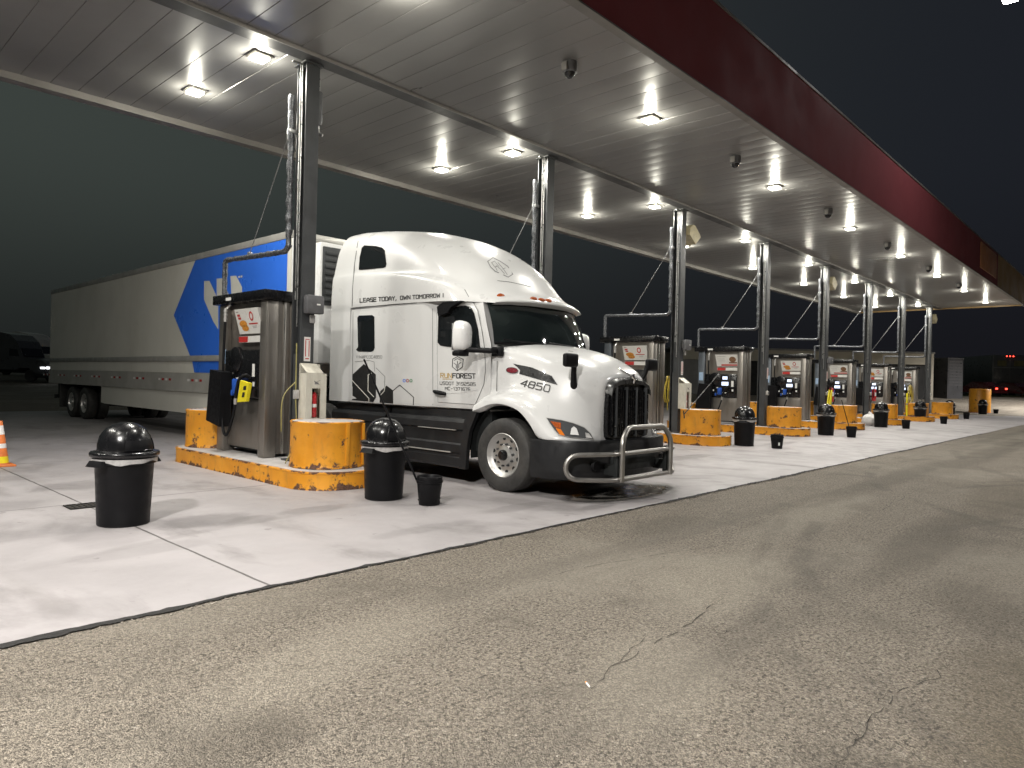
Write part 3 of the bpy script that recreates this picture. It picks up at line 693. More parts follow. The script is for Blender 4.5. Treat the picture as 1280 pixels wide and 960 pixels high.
# ------------------------------------------------------------------ the white tractor unit
TX = 8.10
tr = thing('truck', 'white sleeper truck with black grille and tubular bull bar parked at the pumps', 'truck', (TX, 7.5, 0))
def half(y, pts):                      # mirrored cross-section; y may be a function of z
    L = [(TX-d, (y(z) if callable(y) else y), z) for d, z in pts]
    return L + [(2*TX-p[0], p[1], p[2]) for p in reversed(L)]
def full_loft(stations, name, mat, parent, capf=True, capb=True, ang=30, sub=0):
    b = MB(); rings = stations
    b.loft(rings, False, False)
    n = len(rings[0])
    if capf: b.f.append(list(range((len(rings)-1)*n, len(rings)*n))); b.m.append(0)
    if capb: b.f.append(list(range(n))); b.m.append(0)
    return b.build(name, mat, parent, ang=ang)
def bvh_of(*mbs):
    vs = []; fs = []
    for o in mbs:
        n = len(vs); mw = o.matrix_world
        off = Vector((0,0,0)); q = o
        while q is not None: off += q.location; q = q.parent
        vs += [v.co + off for v in o.data.vertices]; fs += [[i+n for i in p.vertices] for p in o.data.polygons]
    return BVHTree.FromPolygons(vs, fs)
def catmull(P, n=4):
    """smooth a list of stations (lists of points) by Catmull-Rom along the list"""
    out = []
    for i in range(len(P)-1):
        p0, p1, p2, p3 = P[max(i-1,0)], P[i], P[i+1], P[min(i+2, len(P)-1)]
        for k in range(n):
            t_ = k/n; st_ = []
            for a_, c_, d_, e_ in zip(p0, p1, p2, p3):
                a_, c_, d_, e_ = map(Vector, (a_, c_, d_, e_))
                st_.append(.5*((2*c_) + (d_-a_)*t_ + (2*a_-5*c_+4*d_-e_)*t_*t_ + (3*c_-a_-3*d_+e_)*t_**3))
            out.append(st_)
    out.append([Vector(p) for p in P[-1]]); return out
def smooth_ring(ring, n=3):
    q = catmull([[p] for p in ring], n); return [p[0] for p in q]

# cab + sleeper lower body (z 1.08 .. 2.70)
prof = [(0,1.08)]
def bodysec(y, d, rin=.05, ztop=2.70):
    return half(y, [(d-.06,1.08),(d-.012,1.10),(d,1.16),(d,1.6),(d,2.02),(d-.004,2.3),(d-.012,2.6),(d-.02,ztop)])
slope = lambda z: 6.88 + max(0, (z-2.03))/.65*.26
st = [bodysec(10.16,1.24), bodysec(8.34,1.24), bodysec(8.24,1.232), bodysec(8.13,1.20), bodysec(8.06,1.165), bodysec(8.01,1.15), bodysec(7.4,1.135)]
st.append(half(slope, [(1.07,1.08),(1.112,1.10),(1.122,1.16),(1.122,1.6),(1.122,2.02),(1.105,2.3),(1.07,2.6),(1.05,2.70)]))
cab = full_loft(st, 'cab_body', M['white'], tr, ang=35)
# roof fairing: raised sleeper roof sweeping down to the visor
sec = [
 (10.16, [(1.24,2.702),(1.235,3.0),(1.225,3.24),(1.205,3.32),(1.19,3.55),(1.16,3.80),(1.06,3.98),(.85,4.06),(.45,4.10),(0,4.11)]),
 (9.50, [(1.24,2.702),(1.235,3.0),(1.22,3.20),(1.19,3.28),(1.16,3.50),(1.10,3.74),(.99,3.92),(.78,4.01),(.40,4.05),(0,4.06)]),
 (8.80, [(1.24,2.70),(1.23,2.98),(1.21,3.14),(1.165,3.21),(1.12,3.40),(1.04,3.62),(.90,3.80),(.68,3.90),(.36,3.95),(0,3.96)]),
 (8.20, [(1.238,2.69),(1.225,2.92),(1.195,3.05),(1.13,3.12),(1.07,3.27),(.96,3.46),(.80,3.62),(.58,3.71),(.30,3.76),(0,3.775)]),
 (7.70, [(1.225,2.68),(1.205,2.86),(1.165,2.96),(1.08,3.02),(1.0,3.13),(.88,3.29),(.71,3.41),(.50,3.48),(.26,3.52),(0,3.53)]),
 (7.30, [(1.195,2.67),(1.165,2.79),(1.11,2.86),(1.02,2.91),(.92,2.99),(.79,3.10),(.62,3.18),(.43,3.225),(.22,3.245),(0,3.25)]),
 (7.04, [(1.15,2.655),(1.12,2.725),(1.06,2.775),(.97,2.81),(.86,2.855),(.73,2.905),(.57,2.945),(.40,2.965),(.2,2.975),(0,2.98)]),
 (6.86, [(1.09,2.645),(1.065,2.69),(1.0,2.725),(.91,2.745),(.80,2.765),(.68,2.785),(.53,2.80),(.37,2.81),(.19,2.815),(0,2.82)]),
 (6.70, [(1.02,2.63),(1.0,2.655),(.94,2.68),(.85,2.695),(.75,2.705),(.63,2.715),(.49,2.72),(.35,2.725),(.18,2.728),(0,2.73)]),
 (6.655,[(1.01,2.62),(.99,2.63),(.93,2.64),(.84,2.65),(.74,2.655),(.62,2.66),(.48,2.665),(.34,2.665),(.17,2.666),(0,2.667)]),
 (6.75, [(1.0,2.60),(.98,2.605),(.92,2.61),(.83,2.615),(.73,2.62),(.61,2.62),(.47,2.625),(.33,2.625),(.16,2.625),(0,2.625)]),
]
def plan(y, d):                         # visor and fairing nose sweep back towards the sides
    f_ = max(0, min(1, (7.9-y)/1.0)); return y + f_*.34*(d/1.1)**2
rs = []
for y, L in sec:
    ring = [(TX-d, plan(y, d), z) for d, z in L]; ring = ring + [(2*TX-p[0], p[1], p[2]) for p in reversed(ring[:-1])]
    rs.append(smooth_ring(ring, 3))
rs = catmull(rs, 4)
b = MB(); b.loft(rs, False, False); n_ = len(rs[0]); b.f.append(list(range(n_))); b.m.append(0)
roof = b.build('roof_fairing', M['white'], tr, ang=42)
# extender shell carrying the roof and side lines back towards the trailer
ep = [(1.24,1.10),(1.24,2.0),(1.24,2.702),(1.235,3.0),(1.225,3.24),(1.205,3.32),(1.19,3.55),(1.16,3.80),(1.06,3.98),(.85,4.06),(.45,4.10)]
def yend(z): return 10.76 if z < 3.1 else 10.76 - .27*((z-3.1)/1.0)**1.6
def ering(k, f_):
    L = [(TX-(d-k*min(1,d)), f_(z), z-(k if z > 3.9 else 0)) for d, z in ep]
    return smooth_ring(L + [(2*TX-p[0], p[1], p[2]) for p in reversed(L)], 2)
b = MB(); b.loft([ering(.004, lambda z: 10.168), ering(.0, lambda z: 10.19), ering(0, yend), ering(.035, yend), ering(.035, lambda z: 10.168)], False, False)
b.build('side_extender', M['white'], tr, ang=40)

# bonnet with wings, one skin
H = [
 (7.10,[(0,2.08),(.5,2.07),(.9,2.02),(1.02,1.96),(1.06,1.85),(1.085,1.62),(1.095,1.40),(1.10,1.27),(1.14,1.20),(1.215,1.16),(1.245,1.08),(1.19,1.05)]),
 (6.95,[(0,2.08),(.5,2.07),(.9,2.02),(1.02,1.96),(1.06,1.85),(1.085,1.62),(1.095,1.43),(1.105,1.33),(1.15,1.27),(1.222,1.22),(1.25,1.13),(1.19,1.075)]),
 (6.75,[(0,2.08),(.5,2.06),(.88,2.01),(1.01,1.95),(1.05,1.83),(1.075,1.62),(1.09,1.45),(1.11,1.37),(1.16,1.32),(1.23,1.27),(1.252,1.19),(1.19,1.155)]),
 (6.52,[(0,2.06),(.48,2.045),(.84,1.99),(.97,1.92),(1.015,1.79),(1.05,1.60),(1.08,1.45),(1.115,1.38),(1.17,1.335),(1.235,1.28),(1.255,1.20),(1.19,1.175)]),
 (6.24,[(0,2.015),(.46,1.995),(.79,1.935),(.91,1.85),(.96,1.73),(1.005,1.56),(1.05,1.42),(1.10,1.35),(1.165,1.295),(1.232,1.23),(1.252,1.135),(1.19,1.115)]),
 (6.04,[(0,1.965),(.44,1.945),(.74,1.88),(.86,1.79),(.915,1.67),(.965,1.50),(1.02,1.36),(1.08,1.28),(1.15,1.215),(1.225,1.13),(1.25,.985),(1.19,.97)]),
 (5.93,[(0,1.935),(.42,1.91),(.71,1.845),(.82,1.75),(.88,1.63),(.935,1.455),(.995,1.31),(1.06,1.225),(1.135,1.145),(1.215,1.035),(1.245,.86),(1.20,.80)]),
 (5.80,[(0,1.89),(.40,1.865),(.67,1.795),(.77,1.70),(.83,1.575),(.89,1.40),(.955,1.245),(1.03,1.145),(1.11,1.055),(1.20,.93),(1.235,.80),(1.22,.775)]),
 (5.66,[(0,1.83),(.37,1.805),(.62,1.735),(.71,1.635),(.765,1.51),(.825,1.325),(.895,1.165),(.975,1.05),(1.065,.955),(1.16,.86),(1.20,.79),(1.19,.772)]),
 (5.54,[(0,1.765),(.35,1.745),(.565,1.675),(.64,1.575),(.685,1.45),(.74,1.26),(.81,1.09),(.89,.975),(.985,.895),(1.08,.83),(1.115,.785),(1.11,.77)]),
 (5.45,[(0,1.70),(.33,1.68),(.52,1.61),(.575,1.51),(.605,1.385),(.645,1.19),(.705,1.02),(.78,.92),(.865,.855),(.945,.81),(.98,.778),(.975,.765)]),
 (5.395,[(0,1.65),(.31,1.63),(.475,1.565),(.52,1.47),(.54,1.345),(.565,1.15),(.61,.98),(.67,.885),(.74,.83),(.80,.795),(.83,.772),(.825,.763)]),
 (5.375,[(0,1.60),(.295,1.585),(.445,1.525),(.485,1.44),(.50,1.32),(.515,1.13),(.545,.965),(.59,.87),(.64,.82),(.69,.79),(.72,.77),(.715,.762)]),
]
rs = []
for y, L in H:
    ring = [(TX-d, y, z) for d, z in reversed(L)]; ring = ring + [(2*TX-p[0], p[1], p[2]) for p in reversed(ring[:-1])]
    rs.append(smooth_ring(ring, 2))
rs = catmull(rs, 3)
b = MB(); b.loft(rs, False, False); n_ = len(rs[-1]); b.f.append(list(range((len(rs)-1)*n_, len(rs)*n_))); b.m.append(0)
hood = b.build('bonnet', M['white'], tr, ang=40)
TB = bvh_of(cab, roof, hood)
BB = {'all': TB, 'cab': bvh_of(cab), 'hood': bvh_of(hood), 'roof': bvh_of(roof)}

# ---- marks on the skin: shapes dropped onto the real surface
def drop(px, py, off, which='all'):
    d = ray(px, py); hit, nrm, i, dist = BB[which].ray_cast(CAMP, d)
    if hit is None: return None
    if nrm.dot(d) > 0: nrm = -nrm
    return hit + nrm*off
def skin_polys(name, mat, polys, parent, off=.004, which='all', cuts=2, mirror=False):
    b = MB()
    for P in polys:
        bm = bmesh.new(); f = bm.faces.new([bm.verts.new((x, y, 0)) for x, y in P])
        bmesh.ops.triangulate(bm, faces=[f])
        if cuts: bmesh.ops.subdivide_edges(bm, edges=bm.edges[:], cuts=cuts, use_grid_fill=True)
        bm.verts.index_update(); pts = [drop(v.co.x, v.co.y, off, which) for v in bm.verts]
        fs = [[v.index for v in f.verts] for f in bm.faces]
        fs = [f for f in fs if all(pts[i] is not None for i in f)]
        vs = [p if p is not None else (0,0,0) for p in pts]
        used = sorted({i for f in fs for i in f}); mp = {i: k for k, i in enumerate(used)}
        vv = [vs[i] for i in used]; ff = [[mp[i] for i in f] for f in fs]
        b.add(vv, ff)
        if mirror: b.add([(2*TX-v[0], v[1], v[2]) for v in vv], ff)
        bm.free()
    return b.build(name, mat, parent, ang=60)
def stroke(pts, w, closed=False):                       # outline strokes in photo pixels -> quads
    out = []; n = len(pts)
    for i in range(n if closed else n-1):
        a_, c_ = Vector(pts[i]), Vector(pts[(i+1) % n]); d = (c_-a_)
        if d.length < 1e-6: continue
        d.normalize(); nn = Vector((-d.y, d.x))*w/2; e = d*w*.45
        out.append([tuple(a_-e+nn), tuple(c_+e+nn), tuple(c_+e-nn), tuple(a_-e-nn)])
    return out
GL_ = {
 'A':[[(0,0),(0,4.0),(1.5,6),(2.5,6),(4,4.0),(4,0)],[(0,2.3),(4,2.3)]],'B':[[(0,0),(0,6),(3.4,6),(4,5.2),(4,3.8),(3.4,3.1),(0,3.1)],[(3.4,3.1),(4,2.4),(4,.8),(3.4,0),(0,0)]],
 'C':[[(4,6),(.6,6),(0,5.2),(0,.8),(.6,0),(4,0)]],'D':[[(0,0),(0,6),(3.2,6),(4,5),(4,1),(3.2,0),(0,0)]],'E':[[(4,6),(0,6),(0,0),(4,0)],[(0,3.1),(3.5,3.1)]],
 'F':[[(4,6),(0,6),(0,0)],[(0,3.1),(3.5,3.1)]],'L':[[(0,6),(0,0),(4,0)]],'M':[[(0,0),(0,6),(2.2,3),(4.4,6),(4.4,0)]],'N':[[(0,0),(0,6),(4,0),(4,6)]],
 'O':[[(.6,0),(0,.8),(0,5.2),(.6,6),(3.4,6),(4,5.2),(4,.8),(3.4,0),(.6,0)]],'P':[[(0,0),(0,6),(3.4,6),(4,5.2),(4,3.6),(3.4,2.8),(0,2.8)]],
 'R':[[(0,0),(0,6),(3.4,6),(4,5.2),(4,3.8),(3.4,3),(0,3)],[(2,3),(4,0)]],'S':[[(4,6),(.6,6),(0,5.3),(0,3.8),(.6,3.1),(3.4,3.1),(4,2.4),(4,.7),(3.4,0),(0,0)]],
 'T':[[(0,6),(4,6)],[(2,6),(2,0)]],'U':[[(0,6),(0,.8),(.6,0),(3.4,0),(4,.8),(4,6)]],'V':[[(0,6),(2,0),(4,6)]],'W':[[(0,6),(.8,0),(2.4,4),(4,0),(4.8,6)]],
 'Y':[[(0,6),(2,3),(4,6)],[(2,3),(2,0)]],'I':[[(1,0),(1,6)]],'1':[[(.4,5),(1.6,6),(1.6,0)]],'2':[[(0,6),(3.4,6),(4,5.3),(4,3.7),(3.4,3.1),(.6,3.1),(0,2.4),(0,0),(4,0)]],
 '3':[[(0,6),(3.4,6),(4,5.3),(4,.7),(3.4,0),(0,0)],[(1,3.1),(4,3.1)]],'4':[[(3.2,0),(3.2,6),(0,1.8),(4.2,1.8)]],'5':[[(4,6),(0,6),(0,3.4),(3.4,3.4),(4,2.7),(4,.7),(3.4,0),(0,0)]],
 '6':[[(4,6),(.6,6),(0,5.2),(0,.8),(.6,0),(3.4,0),(4,.8),(4,2.6),(3.4,3.3),(0,3.3)]],'7':[[(0,6),(4,6),(1.6,0)]],'8':[[(.6,0),(0,.8),(0,5.2),(.6,6),(3.4,6),(4,5.2),(4,.8),(3.4,0),(.6,0)],[(0,3.1),(4,3.1)]],
 '9':[[(0,0),(3.4,0),(4,.8),(4,5.2),(3.4,6),(.6,6),(0,5.2),(0,3.4),(.6,2.7),(4,2.7)]],'0':[[(.6,0),(0,.8),(0,5.2),(.6,6),(3.4,6),(4,5.2),(4,.8),(3.4,0),(.6,0)]],
 '-':[[(.6,3),(3.4,3)]],',':[[(.8,.6),(.3,-1.2)]],'!':[[(1,6),(1,2)],[(1,.7),(1,0)]],'#':[[(1,0),(1.6,6)],[(2.6,0),(3.2,6)],[(0,2),(4,2)],[(0,4),(4,4)]],' ':[]}
def text_polys(txt, bl, br, tl, tr_, wd):               # baseline left/right and cap line left/right in pixels
    adv = []; x = 0
    for ch in txt:
        adv.append(x); x += {'I':3,'!':3,',':2.5,'M':6.2,'W':6.6,' ':2.6,'1':4}.get(ch, 5.6)
    tot = x-1.6; out = []
    bl, br, tl, tr_ = map(Vector, (bl, br, tl, tr_))
    def mp(u, v): return tuple((bl.lerp(br, u/tot)).lerp(tl.lerp(tr_, u/tot), v/6))
    for ch, x0 in zip(txt, adv):
        for s_ in GL_[ch]: out += stroke([mp(x0+u, v) for u, v in s_], wd)
    return out

# seams
def seam(pts, w, par, which): return skin_polys('panel_seam', M['dark'], stroke(pts, w), par, .003, which, 1)
seam([(441.5,384),(480,382),(520,379),(556,376.5)], .45, roof, 'all')
seam([(440.5,383),(441,360),(443.5,330),(447,306),(449,296)], .6, roof, 'all')
seam([(581,362),(586,371)], .6, roof, 'roof')
seam([(622,434),(621.5,470),(621,489)], .7, hood, 'hood')
seam([(622,351),(636,352.5),(655,356.5),(664,359)], .5, roof, 'roof')
seam([(540.8,386),(541,440),(541.3,506)], .45, cab, 'cab')
seam([(441.5,390),(441.2,440),(440.6,500)], .55, cab, 'all')
# door
door_o = [(546.5,392),(549,385.5),(556,381.5),(585,377.5),(592,378.5),(597,388),(602,410),(606,436),(607,462),(605,480),(598,497),(594,505.5),(548,502.5)]
skin_polys('door_gap', M['dark'], stroke(door_o, .9, True), cab, .003, 'cab', 2)
door = skin_polys('door', M['white'], [door_o], tr, .006, 'cab', 4)
skin_polys('door_window', M['glass'], [[(548.3,428),(549,394),(551,390),(558,386),(582,382.5),(589,384.5),(593,392),(598,412),(600.5,436.5),(560,433),(551.5,431.5)]], door, .009, 'cab', 3)
skin_polys('window_seal', M['blackp'], stroke([(548.3,428),(549,394),(551,390),(558,386),(582,382.5),(589,384.5),(593,392),(598,412),(600.5,436.5),(560,433),(551.5,431.5)], 1.1, True), door, .011, 'cab', 2)
b = MB(); p = drop(551, 491, .01); q = p
b.loft([b.ring((p.x-.01,p.y+.14,p.z+.02),(0,-1,0),.022,10), b.ring((p.x-.05,p.y+.05,p.z+.01),(0,-1,0),.032,10), b.ring((p.x-.055,p.y-.05,p.z),(0,-1,0),.034,10), b.ring((p.x-.015,p.y-.13,p.z-.012),(0,-1,0),.026,10)])
b.build('door_handle', M['blackp'], door)
skin_polys('door_crease', M['white'], stroke([(549,491.5),(575,491),(598,487)], .8), door, .010, 'cab', 1)
# windows of the sleeper
wnd = skin_polys('sleeper_window', M['glass'], [[(449.3,336.5),(450.5,322),(453,310),(456,307.3),(470,308),(478,310),(481,313.5),(483,330),(482,333.5),(479.5,334.5),(452,337)]], tr, .004, 'all', 3)
skin_polys('window_seal', M['blackp'], stroke([(449.3,336.5),(450.5,322),(453,310),(456,307.3),(470,308),(478,310),(481,313.5),(483,330),(482,333.5),(479.5,334.5),(452,337)], .9, True), wnd, .007, 'all', 1)
skin_polys('sleeper_window', M['glass'], [[(447,397),(449,394.5),(465.5,393.8),(468.3,396),(468.6,435),(467,438.5),(464,439.8),(447.5,439.3),(445.3,437),(447.8,434)]], tr, .004, 'cab', 3)
# lettering and the hexagon emblem
skin_polys('slogan_lettering', M['ink'], text_polys('LEASE TODAY,  OWN TOMORROW !', (450.3,377.9),(554.5,371.2),(450.3,373.2),(554.5,366.8), .95), tr, .004, 'all', 0)
skin_polys('door_lettering', M['gold'], text_polys('RUN', (551.4,472),(564.8,472.3),(551.4,466.6),(564.8,466.8), .9)+stroke([(554,473.8),(566,474)], .7), door, .009, 'cab', 0)
skin_polys('door_lettering', M['ink'], text_polys('FOREST', (566.5,472.3),(594.6,472.8),(566.5,466.9),(594.6,467.2), 1.1), door, .009, 'cab', 0)
skin_polys('door_lettering', M['ink'], text_polys('USDOT 3192585', (550.5,480.6),(594.8,482.3),(550.5,477.0),(594.8,478.3), .55), door, .009, 'cab', 0)
skin_polys('door_lettering', M['ink'], text_polys('MC-1371676', (557,487.3),(588,488.6),(557,483.7),(588,484.8), .55), door, .009, 'cab', 0)
hexa = [(572.4,445.8),(579.6,449.2),(578.8,458.6),(572,463.6),(566,458.4),(566.4,449)]
skin_polys('door_emblem', M['ink'], stroke(hexa, .8, True)+stroke([(572.3,463),(572.4,451.5)], .8)+stroke([(570.9,460),(571,456),(568,453.8)], .7)+stroke([(574,460),(574,455),(577,452.8)], .7)+stroke([(568.5,450.5),(572.3,448.2),(576.8,450.3)], .7), door, .009, 'cab', 0)
hx = [(616.3,322.3),(609.6,327),(613.2,333.8),(619.0,339.3),(635.2,346.6),(640.9,343.0),(634.5,333.0),(625.5,327.0)]
skin_polys('roof_emblem', M['inkgrey'], stroke(hx, 1.1, True)+stroke([(618.3,326.6),(614.5,328.5),(618.5,334.2),(623.5,332.5)], .7)+stroke([(618.3,326.6),(622,331.3),(618.6,334.2)], .5)+stroke([(619.5,334.5),(621.5,338.6)], .7)+stroke([(622.5,334),(626.5,337.5),(630.5,342.5)], .7)+stroke([(622.5,328.5),(629,336),(634,343.5)], .7)+stroke([(628.3,336.6),(631.5,335.2)], .7), tr, .004, 'roof', 0)
skin_polys('vin_lettering', M['inkgrey'], text_polys('VIN#PC0C4850', (445.5,447.6),(477.8,447.9),(445.5,444.3),(477.8,444.3), .4), tr, .004, 'cab', 0)
skin_polys('number_lettering', M['ink'], text_polys('4850', (650.3,481.8),(686.3,490.2),(654.3,475.0),(688.0,481.9), 1.25), tr, .008, 'hood', 0)
# hexagon graphic low on the sleeper
skin_polys('dark_hexagon_graphic', M['ink'], [[(440.8,500),(441,468),(455,455),(470,468),(470.3,497),(466.5,502.5)],[(474.8,503.2),(475.5,489),(483.5,482),(491.6,488),(491.8,504.4)]], tr, .003, 'cab', 2)
skin_polys('hexagon_outline_graphic', M['inkgrey'], stroke([(470.5,460),(481.3,470.5),(481,484)], .7)+stroke([(444,452),(462,450.5),(468,452.5),(468.5,464)], .5), tr, .0035, 'cab', 1)
skin_polys('hexagon_outline_graphic', M['ink'], stroke([(491.8,488),(500,481.3),(517.2,496.5),(517,506)], .9), tr, .0035, 'cab', 1)
skin_polys('gold_line_graphic', M['palelogo'], stroke([(441,476),(461.5,498),(461.3,502)], .9)+stroke([(464.6,466.5),(460.6,468.5),(460.4,488.5),(467.5,496)], .9)+stroke([(481.5,484),(480.5,489),(476,494)], .8), tr, .0045, 'cab', 1)
for nm, mt, cx in (('blue_dot','blue',505.6),('red_dot','redlens',509.8),('green_dot','green',514)):
    if mt == 'green': M['green'] = pm('green vinyl dot', (.05,.30,.10), .4)
    skin_polys('app_dot', M[mt], stroke([(cx+1.5*math.cos(2*math.pi*i/8), 475.8+1.8*math.sin(2*math.pi*i/8)) for i in range(8)], .7, True), tr, .0045, 'cab', 0)
# bonnet vent, oval badge, marker
skin_polys('bonnet_vent', M['grille'], [[(641.4,454.6),(665,459.3),(690,470.2),(697.2,481.4),(672,474),(649.3,467.3),(650.4,462.8),(647,459)]], hood, .005, 'hood', 3)
skin_polys('oval_badge', M['badge'], [[(640.6+7.4*math.cos(2*math.pi*i/20), 463+3.5*math.sin(2*math.pi*i/20)+.06*7.4*math.cos(2*math.pi*i/20)) for i in range(20)]], hood, .009, 'hood', 1)
skin_polys('badge_rim', M['chromed'], stroke([(640.6+7.4*math.cos(2*math.pi*i/20), 463+3.5*math.sin(2*math.pi*i/20)+.06*7.4*math.cos(2*math.pi*i/20)) for i in range(20)], .5, True), hood, .010, 'hood', 0)
skin_polys('side_marker', M['ambdark'], [[(655.3,528.5),(659,528.6),(665.8,541.6),(662.0,542.3)]], tr, .012, 'hood', 1)
# headlamps (near one from the photo outline, mirrored across the truck)
hl = [(682.6,522.6),(700,525.4),(716,529.2),(730,534.6),(738.5,542.5),(742,549.6),(728,548.6),(712,547),(698,543.8),(692,537)]
def mirror_copy(o):
    c = o.copy(); c.data = o.data.copy(); COL.objects.link(c)
    for v in c.data.vertices: v.co.x = 2*(TX-tr.location.x) - v.co.x
    c.data.flip_normals(); return c
head = skin_polys('headlight', M['hlens'], [hl], tr, .006, 'hood', 4)
l1 = skin_polys('turn_signal', M['amber'], [[(694.5,535.5),(701,537),(706.5,545.6),(699.5,543.6)]], head, .011, 'hood', 2)
l1b = skin_polys('amber_reflector', M['ambdark'], [[(688,526.8),(701,529),(701,536),(694,534.5)]], head, .010, 'hood', 2)
l2 = skin_polys('low_beam', M['white2'], [[(712.5,543.6),(714,536),(717,533.3),(720.5,536),(723.5,544.6)]], head, .011, 'hood', 2)
l3 = skin_polys('high_beam', M['chrome'], [[(731,541),(735.5,542),(739.5,548),(732,547.3)]], head, .011, 'hood', 2)
rim = skin_polys('headlight_rim', M['chrome'], stroke(hl, .8, True), head, .012, 'hood', 1)
h2 = mirror_copy(head); h2.parent = tr
for l in (l1, l1b, l2, l3, rim): c = mirror_copy(l); c.parent = h2
for o_ in (door, ):
    c = mirror_copy(o_); c.parent = tr
    for ch in list(o_.children):
        if ch.name.split('.')[0] in ('door_window','door_gap','window_seal','door_handle'): d_ = mirror_copy(ch); d_.parent = c
for o_ in [o for o in tr.children if o.name.startswith('sleeper_window')]: mirror_copy(o_).parent = tr

# windscreen: curved dark glass between the pillars
b = MB(); N = 18; rr = []
for j in range(7):
    v = j/6; L = []
    for i in range(N+1):
        u = -1+2*i/N; wd = 1.085 + (1.02-1.085)*v; d = u*wd
        y = (6.56 + .30*abs(u)**2.4)*(1-v) + (6.80 + .30*abs(u)**2.4)*v - .03*math.sin(v*math.pi)
        L.append((TX-d, y, 2.035 + (2.655-2.035)*v))
    rr.append(L)
b.loft(rr, False, False); ws = b.build('windscreen', M['wind'], tr)
b = MB()
b.tube([(p[0],p[1]-.012,p[2]+.012) for p in rr[0]], .022, 8); b.build('windscreen_seal', M['blackp'], ws)
b = MB(); p0 = rr[0][13]
b.tube([(TX-.35,6.535,2.06),(TX-.9,6.69,2.085),(TX-1.0,6.76,2.10)], .011, 6); b.tube([(TX+.3,6.535,2.06),(TX-.28,6.53,2.085)], .011, 6); b.build('wiper', M['blackp'], ws)
# visor lamps
lam = []
for px, py in ((626.3,369.6),(667.2,373.6),(677,375.2),(685.3,376.2)):
    p = drop(px, py, 0, 'roof')
    if p is None: continue
    b = MB(); b.lathe([(0,.028),(.02,.026),(.042,.012),(.048,-.01)], (0,0,0), 'Z', 14)
    d = MB(); n_ = (CAMP-p).normalized(); nz = Vector((-.35,-1,.45)).normalized()
    ux = nz.cross(Vector((0,0,1))).normalized(); uy = nz.cross(ux)
    d.add([p + ux*v[0]*1.35 + uy*v[1]*.75 + nz*v[2] for v in b.v], b.f); d.build('marker_lamp', M['ambdark'], tr)
p = drop(640, 372.2, 0, 'roof')
# sun visor bit above the side window
b = MB(); b.prism([(7.90,2.46),(7.93,2.60),(7.80,2.66),(7.40,2.66),(7.62,2.58),(7.70,2.50)], lambda y,z: (TX-1.15-.002,y,z), lambda y,z: (TX-1.15-.085,y,z)); b.build('window_deflector', M['blackp'], tr, smooth=False)

# grille
b = MB(); gl = [(0,1.575),(.29,1.555),(.425,1.50),(.47,1.42),(.488,1.30),(.50,1.12),(.50,.90),(.485,.80),(.30,.765),(0,.755)]
pg = [(TX-d, z) for d, z in gl] + [(TX+d, z) for d, z in reversed(gl[1:-1])]
b.prism(pg, lambda x,z: (x,5.372,z), lambda x,z: (x,5.30+abs(x-TX)*.03,z)); gr_ = b.build('grille', M['grille'], tr, smooth=False)
b = MB()
for i in range(-9, 10):
    x = TX + i*.048; zt = 1.535 - max(0, abs(i)-6)*.022
    b.box(x-.008, 5.268+abs(i)*.001, .83, x+.008, 5.305+abs(i)*.001, zt-.10)
b.build('grille_slats', M['gloss'], gr_, smooth=False)
b = MB()
for dx in (-.36,-.12,.12,.36): b.box(TX+dx-.012, 5.252, .80, TX+dx+.012, 5.30, 1.47, bev=.004)
b.build('grille_bar', M['colgrey'], gr_)
b = MB()
for dx in (-.40,-.24,-.07,.10): b.cyl((TX+dx,5.255,.95),(TX+dx,5.245,.95),.014,.012,8)
b.cyl((TX+.40,5.26,1.13),(TX+.40,5.245,1.13),.016,.012,8)
b.build('grille_bolt', M['chromed'], gr_)
# crown over the grille with its ornament
b = MB(); rr = []
for y, dz, k in ((5.372,0,1.0),(5.30,-.002,1.0),(5.262,-.03,.99),(5.262,-.085,.985)):
    rr.append([(TX-d*k, y, z+dz) for d, z in [(.49,1.38),(.475,1.46),(.43,1.53),(.295,1.585),(0,1.612),(-.295,1.585),(-.43,1.53),(-.475,1.46),(-.49,1.38)]])
b.loft(rr, False, False); b.build('grille_crown', pm('dark satin crown', (.10,.10,.10), .3, .6, .1, 4), gr_)
b = MB(); b.loft([b.ring((TX,5.30,1.615),(0,-.9,-.3),.012,8), b.ring((TX,5.25,1.625),(0,-.9,-.4),.03,8), b.ring((TX,5.235,1.56),(0,-.2,-1),.02,8), b.ring((TX,5.24,1.52),(0,0,-1),.006,8)])
b.loft([b.ring((TX,5.30,1.63),(0,1,.25),.012,8), b.ring((TX,5.45,1.70),(0,1,.3),.016,8), b.ring((TX,5.50,1.745),(0,.3,1),.004,8)]); b.build('bonnet_ornament', M['chromed'], tr)

# bumper
pl = [(1.245,6.00),(1.235,5.80),(1.20,5.64),(1.10,5.44),(.90,5.30),(.55,5.235),(.25,5.22),(0,5.215)]
P2 = [(TX-d,y) for d,y in pl]; P2 = P2 + [(2*TX-x,y) for x,y in reversed(P2[:-1])]
P2 = [p[0] for p in catmull([[(x,y,0)] for x,y in P2], 3)]
rr = []
for z, ins in ((.772,.10),(.768,.012),(.74,0),(.52,0),(.40,.01),(.30,.035),(.265,.08),(.26,.2)):
    L = []
    for v in P2:
        c_ = Vector((TX, 6.4, 0)); d = (v-c_); L.append((c_.x+d.x*(1-ins*.5), c_.y+d.y*(1-ins*.6) if ins else v.y, z))
    rr.append(L)
b = MB(); b.loft(rr, False, False); bp = b.build('bumper', M['darkfair'], tr)
b = MB(); b.box(TX-.52,5.19,.36,TX+.52,5.26,.60,bev=.015); b.build('bumper_mesh', M['dark'], bp)
b = MB()
